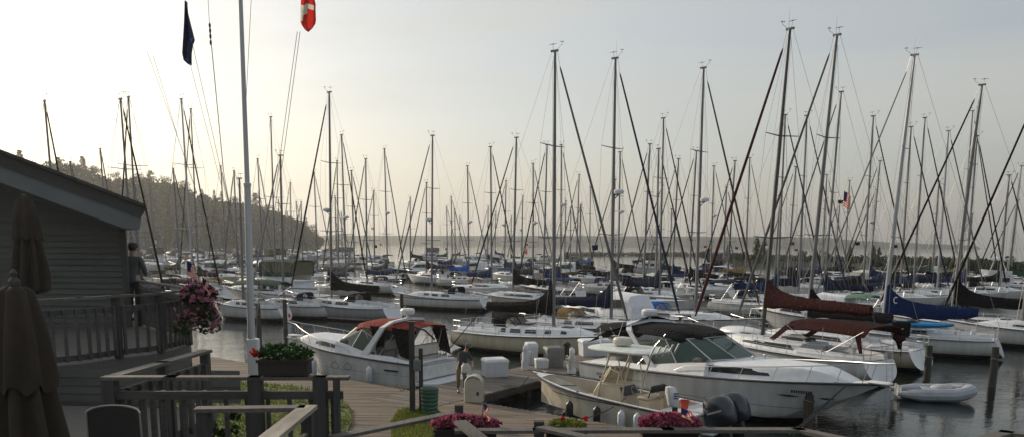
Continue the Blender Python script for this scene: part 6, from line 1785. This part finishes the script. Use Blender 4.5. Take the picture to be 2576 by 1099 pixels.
def KV(v, k): return 609+k*(609-v)
MID = [  # u, v, k, dir, cover, jib, hull, extra, label
 (112,255,.60,'R','navy','black','white',{}, 'sloop whose leaning mast is the leftmost, above the clapboard roof'),
 (303,250,.62,'R','black','black','white',{}, 'sloop whose dark mast is the left one of the crossing pair beyond the roof'),
 (323,245,.55,'L','navy','black','navy',{}, 'sloop whose dark mast is the right one of the crossing pair beyond the roof'),
 (252,375,.62,'R',None,'grey','white',{}, 'sloop with the short bare mast between roof and crossing pair'),
 (456,250,.50,'R','darkred','black','white',dict(mastm=ALUW), 'sloop with a white lower mast and maroon sail cover behind the petunia basket'),
 (480,275,.56,'L','black','tan','green',{}, 'sloop with a dark mast raked right, behind the petunia basket'),
 (681,295,.52,'L',None,None,'white',dict(nsp=1), 'boat with one bare dark mast just right of the flagpole'),
 (859,340,.66,'R','navy','black','white',dict(radar=.45), 'sloop whose mast stands close right of the grey sloop mast'),
 (884,430,.66,'R','black','grey','white',{}, 'sloop with a short bare mast, second right of the grey sloop'),
 (920,400,.64,'L','blue','white','white',{}, 'sloop with a mid height mast, third right of the grey sloop'),
 (967,375,.60,'R','black','tan','navy',dict(radar=.5), 'sloop with a radar and dark sail cover near the left of the open lake view'),
 (848,405,.70,'L',None,'black','white',{}, 'sloop whose mast hides behind the grey sloop mast'),
 (648,400,.60,'R','navy','white','white',{}, 'sloop whose mast is nearest right of the flagpole, against the headland'),
 (555,418,.62,'R','green','grey','cream',{}, 'sloop with a green sail cover left of the flagpole, against the headland'),
 (730,460,.60,'L',None,'white','white',{}, 'small sloop with a bare mast against the low end of the headland'),
 (790,435,.64,'R','grey','white','white',{}, 'small sloop whose mast stands at the very tip of the headland'),
 (1073,460,.70,'L','black','grey','white',{}, 'small sloop whose mast just touches the lone basin sloop mast'),
 (1135,495,.80,'R','blue','white','white',{}, 'small sloop with the lowest mast right of the lone basin sloop'),
 (1176,418,.60,'R','brightblue','white','white',dict(radar=.5), 'sloop with a bright blue sail cover and a radar on its mast'),
 (1234,370,.58,'R','blue','navy','white',{}, 'sloop with a blue sail cover bunched against its mast left of the cream sloop'),
 (1273,455,.64,'L','navy','grey','white',dict(radar=.52), 'small sloop seen between the blue and the cream sloops'),
 (1341,412,.62,'R','black','white','white',dict(radar=.5), 'sloop right of the cream sloop with a dark sail cover'),
 (1376,365,.60,'L','blue','black','navy',{}, 'blue hulled sloop whose mast rises just left of the tallest central mast'),
 (1412,365,.56,'R','navy','grey','white',dict(radar=.56), 'sloop whose mast rises just right of the tallest central mast'),
 (1457,440,.62,'L','black','black','white',{}, 'small dark-sailed sloop under the grey furled headsail'),
 (1485,470,.62,'R','brightblue','white','white',{}, 'small sloop with the bright blue boom cover in the centre'),
 (1560,383,.60,'R','black','grey','white',dict(radar=.55), 'sloop with a dark mast close behind the navy covered sloop'),
 (1635,363,.60,'L','green','grey','white',{}, 'sloop with a green cover left of the pair in front of the breakwater'),
 (1657,375,.66,'R','black','black','cream',{}, 'cream sloop with a slim mast in front of the breakwater'),
 (1669,298,.60,'R','navy','tan','white',dict(mr=.09), 'sloop with a stout mast and a long masthead aerial right of centre'),
 (1707,400,.62,'L','blue','white','white',{}, 'sloop with a blue cover and flag halyard beyond the stout mast'),
 (1752,380,.66,'L','black','black','white',{}, 'sloop whose slim mast hides behind the radar-carrying mast'),
 (1796,418,.62,'R','navy','grey','white',dict(radar=.56), 'small sloop with a low radar right of the radar-carrying sloop'),
 (1849,405,.64,'L','black','navy','navy',dict(mastm=ALUD), 'sloop with a black mast behind the crossing blue and maroon sails'),
 (1886,398,.62,'R','tan','white','white',{}, 'sloop with a slim light mast right of the crossing sails'),
 (1975,290,.56,'R','blue','blue','white',{}, 'sloop with a bright blue furled headsail behind the leaning maroon sloop mast'),
 (2030,292,.60,'R','navy','blue','white',dict(mastm=ALU), 'sloop with navy covers between the two big leaning masts'),
 (2002,420,.66,'L','black','white','white',{}, 'small sloop with a short mast between the two big leaning masts'),
 (2080,440,.66,'R','blue','grey','white',{}, 'small sloop with a short mast behind the grey furled headsail'),
 (2116,232,.58,'L','navy','grey','white',dict(nsp=1), 'sloop with a tall mast just right of the grey furled headsail mast'),
 (2137,455,.72,'R','black','white','white',{}, 'small sloop whose mast carries a large striped flag'),
 (2197,293,.60,'R','black','black','white',{}, 'sloop whose mast stands halfway to the blue covered sloop'),
 (2214,405,.64,'L','blue','grey','cream',dict(radar=.5), 'cream sloop with a slim mast left of the blue covered sloop'),
 (2292,320,.58,'R','navy','navy','white',{}, 'sloop whose mast hides behind the blue covered sloop mast'),
 (2327,297,.60,'R','blue','black','white',{}, 'sloop with a dark stay right of the blue covered sloop'),
 (2386,330,.62,'R','navy','grey','white',dict(mastm=ALUW), 'sloop with a pale mast between the blue and black covered sloops'),
 (2447,280,.56,'R','black','black','white',{}, 'sloop whose mast stands just left of the thick right-hand mast'),
 (2458,343,.64,'R','blue','black','white',{}, 'sloop whose mast stands behind the thick right-hand mast'),
 (2570,418,.66,'L','green','black','white',{}, 'sloop with a short mast at the right edge of the picture'),
]
for (u, v, k, dr, cv_, jb, hu, ex, lb) in MID:
    ok = False
    Lb = 9.6 if v > 330 else 10.8
    for dk_ in (0,.03,-.03,.05,-.06,-.09,.08,-.12,-.15,-.18,-.21,-.24):
        vw = KV(v, k+dk_); head = (139 if dr == 'L' else -42)+((u*7) % 9-4)
        Y = P(u, vw, 0).y; tp = Q(u, v, Y); hd = Vector((math.cos(R(head)), math.sin(R(head)), 0)); org = Vector((tp.x, Y, 0))-hd*Lb*.58
        if clear(org, head, Lb, 3.3): ok = True; break
    j = jb
    rr_ = random.Random(int(u))
    HS(lb, u, v, vw, head, Lb, cover=cv_, jib=j, hull=hu, dod=rr_.choice(['navy','black','blue','tan','black','navy']) , bim=rr_.choice([None,'navy','blue','black','navy']), coverstyle=rr_.choice(['tall','tall','lump','flat']), coverh=rr_.uniform(.7,1.2), rs=1.0 if v < 330 else 1.12, **ex)
    if u == 2137:
        tpw = Q(2123,480,Y-2)
        ff = thing('striped_flag', 'large limp striped flag flying high among the masts on the right', 'flag', (tpw.x, Y-2, tpw.z)); h_f = tpw.z-Q(2123,540,Y-2).z
        us_flag(ff, h_f*.55, h_f*.62, (0,0,0), limp=.6, seed=7, name='cloth'); m = MB(); m.tube([(0,0,-h_f*1.6),(0,0,.05)], .02, 5); m.build('staff', STEEL, ff)

# upturned dinghy on the foredeck of the maroon sloop
ud = thing('upturned_dinghy', 'white dinghy lying upside down on the deck of the maroon sloop', 'dinghy', rD.location+Vector((0,0,0)), rD.rotation_euler.z)
m = MB(); rings = []
for k in range(11):
    f = k/10; w_ = .55*math.sin(PI*(.12+.80*f))**.6; hh_ = .36*math.sin(PI*(.15+.75*f))**.5
    rings.append([(7.0+2.6*f, -.35+w_*math.cos(a), 1.50+hh_*math.sin(a)) for a in [PI*i/10 for i in range(11)]])
m.loft(rings, False); m.add(rings[0], [tuple(range(11))]); m.add(rings[-1], [tuple(reversed(range(11)))]); m.build('dinghy_hull', WHITE, ud, ang=50)
m = MB(); m.tube([(7.0+2.6*f, -.35, 1.52+.36*math.sin(PI*(.15+.75*f))**.5) for f in [i/8 for i in range(9)]], .02, 5); m.tube([r[0] for r in rings], .03, 5); m.build('keel_strip', mat('strip_grey', (.25,.25,.26), .5), ud)
# inflatable tender behind the maroon sloop
tn = P(2250,1000,0); tb = P(2440,1008,0); dv = tb-tn; tr = thing('inflatable_dinghy', 'grey inflatable dinghy floating at the stern of the maroon sloop', 'dinghy', tn, math.atan2(dv.y, dv.x))
m = MB(); Lt = dv.length; path = []
for k in range(21):
    a = -PI/2+PI*k/20; path.append((Lt*.72+Lt*.26*math.cos(a), .62*math.sin(a), .30+.12*math.cos(a)))
path = [(-.05,-.62,.28),(Lt*.3,-.64,.26)]+path+[(Lt*.3,.64,.26),(-.05,.62,.28)]
m.tube(path, [.08]+[.25]*(len(path)-2)+[.08], 10); m.build('air_tube', mat('hypalon_grey', (.34,.36,.40), .6), tr)
m = MB(); m.tube([(x, y*1.30-(0), z+.02) for x, y, z in path[1:-1]], .022, 5); m.build('rubbing_strake', RUBBER, tr)
m = MB(); m.prism([(.05,-.55),(Lt*.75,-.55),(Lt*.9,0),(Lt*.75,.55),(.05,.55)], .12, .17); m.box((.12,0,.30), (.06,1.1,.42)); m.box((Lt*.42,0,.42), (.26,1.1,.05)); m.build('floor_and_seat', mat('dinghy_floor', (.28,.29,.30), .7), tr)
m = MB(); m.ell((Lt*.62,.1,.45), (.42,.30,.16), 12, 8); m.build('tender_cover', mat('tender_cover_grey', (.38,.40,.44), .8), tr)

# ------------------------------------------------------------------ far rows
far_protos = {}
def far_sail(variant):
    cv_, jb, hu, dg = variant
    r = thing('sailboat', '', 'sailboat', (0,0,-500)); L = 9.8; B = 3.0
    beam, sheer, X = hull_parts(r, L, B, 'sail', HULL[hu], DECKW, fs=.68, zs0=1.05, zs1=1.4, rake=.4, near=False, bowrake=.4)
    trunk(r, L, beam, sheer, .32, .80, .66, .48, DECKW, wins=[(.06,.5)], steps=4)
    if dg: dodger(r, L*.27, L*.42, .85, 1.5, .65, CV[dg])
    rig(r, L, B, sheer, beam, L*.58, 14.0, random.Random(1), ALU, False, cv_, jb, nsp=1 if jb == 'black' else 2, zdeck=1.5, rs=1.35, rake=.012, radar=.5 if dg == 'navy' else False)
    return r
VAR = [('navy','white','white','navy'),('black','black','white','black'),('blue','grey','white','blue'),(None,'white','white','navy'),('black','grey','navy','black'),('green','white','white',None)]
VN = ['navy sail cover and spray hood','black sail cover and dark furled headsail','blue sail cover and blue hood','bare boom and white furled headsail','dark blue hull and black cover','green sail cover']
rnd = random.Random(99); cnt = 0
rowsD = [84,96,110,126,144,165,190,220,256,300,350,405,460]
for D in rowsD:
    umin, umax = -10, 2600
    if D > 150: umax = 1560
    if D > 200: umax = 1290
    if D > 270: umax = 880
    if D > 380: umax = 800
    xa, xb = (umin-1288)/2100*D, (umax-1288)/2100*D
    x = xa; 
    while x < xb:
        st = rnd.uniform(5.0, 7.2)*(1+D/500)
        x += st
        if rnd.random() < .12: continue
        y = D+rnd.uniform(-2.5,2.5); dr = rnd.random() < .5
        head = (139 if dr else -41)+rnd.uniform(-3,3)
        if D < 130 and x < -2 and x > -38 and D < 92: continue
        if not clear((x, y), head, 9.8, 3.6): continue
        u = 1288+2100*x/D
        if D < 100 and u < 330: continue
        reg((x, y), head, 9.8)
        sector = ('below the headland' if u < 600 else 'right of the flagpole' if u < 830 else 'before the lake' if u < 1420 else 'before the breakwater' if u < 1800 else 'before the bushy bank')
        if rnd.random() < .2:
            mk_ = 'm%d' % rnd.randrange(3); key = mk_
            if key not in far_protos:
                r, _, _ = motor_yacht('', Vector((x,y,0)), head, 9.5, style=('express','trawler','express')[int(mk_[1])], canvas=('navy','green','black')[int(mk_[1])]); far_protos[key] = r
            else: r = copy_tree(far_protos[key])
            nm = 'motorboat'; lb = 'far white motorboat with a %s canvas top, %s' % (('navy','green','black')[int(mk_[1])], sector); ct = 'motorboat'
        else:
            vi = rnd.randrange(len(VAR))
            if vi not in far_protos: r = far_sail(VAR[vi]); far_protos[vi] = r
            else: r = copy_tree(far_protos[vi])
            nm = 'sailboat'; lb = 'far sailboat with %s, %s' % (VN[vi], sector); ct = 'sailboat'
        s = rnd.uniform(.82,1.18); r.scale = (s,s,s); r.location = (x, y, 0); r.rotation_euler = (0,0,R(head)); r.name = nm
        tag(r, lb, ct, lb.replace('far ', 'far rows: ', 1)); cnt += 1
print('far boats', cnt)
# slender docks between the far rows with their piles
for i, (ua, va, ub, vb) in enumerate(((330,762,640,700),(1000,768,560,812),(1560,880,1860,792),(1180,745,1010,800),(2300,880,2600,800))): pass

# ------------------------------------------------------------------ things on the pier and the quay
def dock_box(label, u, v, w, d, h, rz, lidm=WHITE, name='dock_box', z=ZB+.014, body=None):
    p = P(u, v, z); r = thing(name, label, 'dock box', p, R(rz))
    m = MB(); rr = []
    for zz, k in ((0,.93),(.02,.95),(h*.8,1.0),(h*.82,.96)): rr.append([(w/2*k*a, d/2*k*b, zz) for a, b in ((-1,-1),(1,-1),(1,1),(-1,1))])
    m.loft(rr, True, True); m.build('box_body', body or mat('box_fibreglass', (.56,.58,.60), .4, vary=.08), r, ang=20)
    m = MB(); rr = []
    for zz, k in ((h*.80,1.04),(h*.88,1.05),(h*.97,.97),(h,.85)): rr.append([(w/2*k*a, d/2*k*b+(.0), zz+(0 if b < 0 else .04*h)) for a, b in ((-1,-1),(1,-1),(1,1),(-1,1))])
    m.loft(rr, True, True); m.build('lid', lidm, r, ang=20)
    return r
dock_box('white fibreglass dock box standing alone near the shore end of the pier', 1245, 945, .95, .62, .72, 20)
dock_box('long white dock box on the pier behind the fishing boat bow', 1497, 893, 1.5, .7, .78, 15)
dock_box('small white cooler with a lid on the pier beside the grey box', 1362, 924, .55, .40, .40, 10, name='cooler')
dock_box('grey utility box on the pier behind the white cooler', 1392, 921, .75, .60, .86, 15, name='utility_box', lidm=mat('box_grey', (.16,.17,.17), .6), body=mat('box_grey', (.16,.17,.17), .6))
dock_box('white storage bin behind the wrapped pump on the pier', 1336, 915, .5, .45, .95, 15, name='storage_bin')
def wrapped(label, u, v, h, seed):
    p = P(u, v, ZB+.014); r = thing('power_pedestal', label, 'pedestal', p, seed)
    m = MB(); rings = []
    rn = random.Random(seed)
    for k in range(9):
        f = k/8; rr = .17*(1-.35*f**2)+.015*math.sin(f*20); rings.append([(rr*(1+.12*math.sin(3*a+f*5))*math.cos(a)+.02*math.sin(f*9), rr*(1+.12*math.sin(4*a+f*7))*math.sin(a), h*.86*f) for a in [2*PI*i/14 for i in range(14)]])
    m.loft(rings, True, True); m.build('post_body', mat('pedestal_white', (.52,.53,.56), .6, vary=.12, scale=6), r, ang=60)
    m = MB(); m.lathe([(.11,0),(.12,.10),(.09,.12),(.10,.14),(.02,.2)], (0,0,h*.86), 12); m.build('lamp_cap', WHITE, r)
    m = MB()
    for k in range(3):
        zc = h*(.35+.12*k); m.tube([(.16+.02*k, .14*math.cos(a), zc+.14*math.sin(a)) for a in [i*PI/6 for i in range(13)]], .016, 5); m.tube([(.14*math.cos(a), -.17-.02*k, zc+.16*math.sin(a)) for a in [i*PI/6 for i in range(13)]], .016, 5)
    m.build('shore_power_cord', mat('cord_pale', (.42,.42,.40), .6), r)
wrapped('white power pedestal draped with coiled cords left of the cooler', 1322, 928, 1.0, 2)
wrapped('white power pedestal with coiled cords standing right of the grey box', 1438, 938, 1.02, 5)
m = MB(); p = P(1425,905,ZB+.01); r = thing('valve_post', 'short dark post on the pier right of the grey box', 'post', p); m.lathe([(.13,0),(.13,.65),(.18,.68),(.18,.78),(.08,.86)], (0,0,0), 12); m.build('post_body', BLACKP, r)
# cream round-topped locker
p = P(1193,1008,ZB+.014); r = thing('dock_locker', 'cream round-topped locker at the shore end of the pier', 'locker', p, R(-8))
m = MB(); w_, h_, d__ = .31, .62, .22; prof = [(-w_,0),(-w_*1.02,h_*.5),(-w_,h_)]+[(-w_*math.cos(a), h_+.28*math.sin(a)) for a in [PI*i/12 for i in range(1,12)]]+[(w_,h_),(w_*1.02,h_*.5),(w_,0)]
rings = [[(x*k, y, z*(1-.02*(1-k))) for x, z in prof] for y, k in ((-d__,.93),(-d__+.03,1),(d__-.03,1),(d__,.93))]
m.loft(rings, True, True); m.build('locker_shell', mat('locker_cream', (.45,.43,.36), .5, vary=.12), r, ang=40)
m = MB(); m.box((.16,-d__-.012,.30), (.07,.02,.12)); m.tube([(-.22,-d__-.01,.78),(0,-d__-.01,.86),(.22,-d__-.01,.78)], .008, 5); m.build('latch', BLACKP, r)
# lamp post pair with meter box, and the green bin
p = P(1038,1036,ZB+.07); r = thing('utility_post', 'pair of dark square posts with a small meter box beside the green bin', 'post', p)
tz = Q(1040,812,p.y).z-ZL
m = MB(); m.box((0,0,tz/2), (.16,.16,tz)); m.build('tall_post', POSTW, r, smooth=False)
m = MB(); m.box((.27,.02,tz*.36), (.12,.12,tz*.72)); m.build('short_post', POSTW, r, smooth=False)
m = MB(); m.bbox((.17,-.12,tz*.66-.35), (.22,.10,.36), .02); m.build('meter_box', mat('box_grey', (.16,.17,.17), .6), r)
m = MB(); m.box((.0,0,tz+.02), (.30,.24,.05)); m.tube([(0,0,tz-.1),(.4,0,tz-.22),(.7,0,tz-.5)], .03, 6); m.build('bracket', POSTW, r)
p = P(1081,1040,ZB+.07); r = thing('trash_bin', 'green ribbed plastic bin beside the dark utility posts', 'bin', p)
m = MB(); prof = []
for k in range(6):
    z = .02+.125*k; prof += [(.235+.006*k, z), (.25+.006*k, z+.03), (.25+.006*k, z+.09), (.235+.006*k, z+.11)]
m.lathe(prof, (0,0,0), 20); m.build('bin_body', mat('bin_green', (.03,.09,.06), .5, vary=.12), r, ang=50)
m = MB(); m.lathe([(.28,.76),(.29,.79),(.24,.85),(.05,.89)], (0,0,0), 20); m.build('lid', mat('bin_green', (.03,.09,.06), .5), r, ang=50)
p = P(1285,972,ZB+.014); r = thing('rope_coil', 'coil of dark mooring rope lying flat near the end of the pier', 'rope', p); m = MB()
m.tube([((.10+.006*k)*math.cos(k*.5), (.10+.006*k)*math.sin(k*.5), .02+.008*math.sin(k*1.7)) for k in range(44)], .013, 5); m.build('coil', mat('rope', (.20,.18,.14), .9), r)
p = P(1395,948,ZB+.014); r = thing('hose_coil', 'pale hose coiled on the pier in front of the grey utility box', 'hose', p); m = MB()
m.tube([((.16+.004*k)*math.cos(k*.5), (.16+.004*k)*math.sin(k*.5), .03+.001*k) for k in range(52)]+[(.6,.1,.03),(.9,.5,.03)], .014, 5); m.build('hose', mat('cord_pale', (.42,.42,.40), .6), r)
# mooring lines
def line(label, a, b, sag, r_=.014, m_=None):
    a = Vector(a); b = Vector(b); o = thing('mooring_line', label, 'rope', a); pts = [(b-a)*(k/12)-Vector((0,0,sag*math.sin(PI*k/12))) for k in range(13)]
    m = MB(); m.tube(pts, r_, 5); m.build('rope', m_ or mat('rope_dark', (.035,.04,.055), .9), o)
line('dark mooring line from the fishing boat bow to the pier', P(1330,946,1.15), P(1262,985,ZB+.05), .25)
line('mooring line from the red canopied cruiser to the boardwalk', P(1000,905,1.2), P(1008,982,ZB+.02), .05)
line('mooring line leading from the fishing boat to the boardwalk', P(1575,1000,.95), P(1470,1052,ZB), .1)

# ------------------------------------------------------------------ the two people
J1 = dict(pelvis=(0,0,.93), chest=(.10,-.06,1.32), neck=(.16,-.10,1.50), head=(.20,-.15,1.62), face=(.5,-1,-.35),
  shL=(.27,-.02,1.40), elL=(.36,-.16,1.16), wrL=(.34,-.36,1.05), shR=(-.07,-.16,1.40), elR=(-.10,-.30,1.14), wrR=(.12,-.42,1.03),
  hpL=(.10,.02,.88), knL=(.13,-.04,.48), anL=(.12,.04,.09), toL=(.17,-.13,.04), hpR=(-.10,0,.88), knR=(-.12,-.10,.48), anR=(-.12,-.02,.09), toR=(-.10,-.19,.04), sleeve=.4)
p = P(1160,985,ZB+.03)
person('person in a dark top and khaki trousers standing on the quay holding a pale bag', p, R(15), J1, mat('shirt_dark', (.05,.05,.055), .9, vary=.2), mat('khaki', (.17,.13,.09), .9, vary=.15), mat('hair_brown', (.05,.03,.02), .8), hat=mat('cap_grey', (.12,.12,.12), .9))
bg_ = thing('white_bag', 'pale bag held in front by the person on the quay', 'bag', p+Vector((.20,-.48,.80)), .3); m = MB(); m.loft([[(a*.15*k, b*.07*k, z) for a, b in ((-1,-1),(1,-1),(1.05,0),(1,1),(-1,1),(-1.05,0))] for z, k in ((-.02,.7),(.02,1),(.2,1.05),(.30,.6))], True, True); m.build('bag_body', mat('bag_white', (.5,.5,.5), .7), bg_)
J2 = dict(pelvis=(0,0,.95), chest=(0,.03,1.34), neck=(0,.05,1.50), head=(.0,.07,1.63), face=(.15,1,0),
  shL=(-.19,.03,1.42), elL=(-.27,.06,1.14), wrL=(-.15,.26,1.06), shR=(.19,.03,1.42), elR=(.27,.06,1.14), wrR=(.15,.26,1.06),
  hpL=(-.10,0,.90), knL=(-.12,.03,.50), anL=(-.12,0,.09), toL=(-.14,.15,.04), hpR=(.10,0,.90), knR=(.11,.03,.50), anR=(.11,0,.09), toR=(.13,.15,.04))
q = Q(336,715,19.4)
person('person in a grey jacket and cap seen from behind at the deck railing', (q.x, 19.4, ZD), R(-8), J2, mat('jacket_grey', (.10,.11,.11), .9, vary=.15), mat('trousers_dark', (.04,.04,.045), .9), mat('hair_dark', (.03,.02,.015), .8), hat=mat('cap_dark', (.05,.05,.05), .9))
bpy.context.view_layer.update()
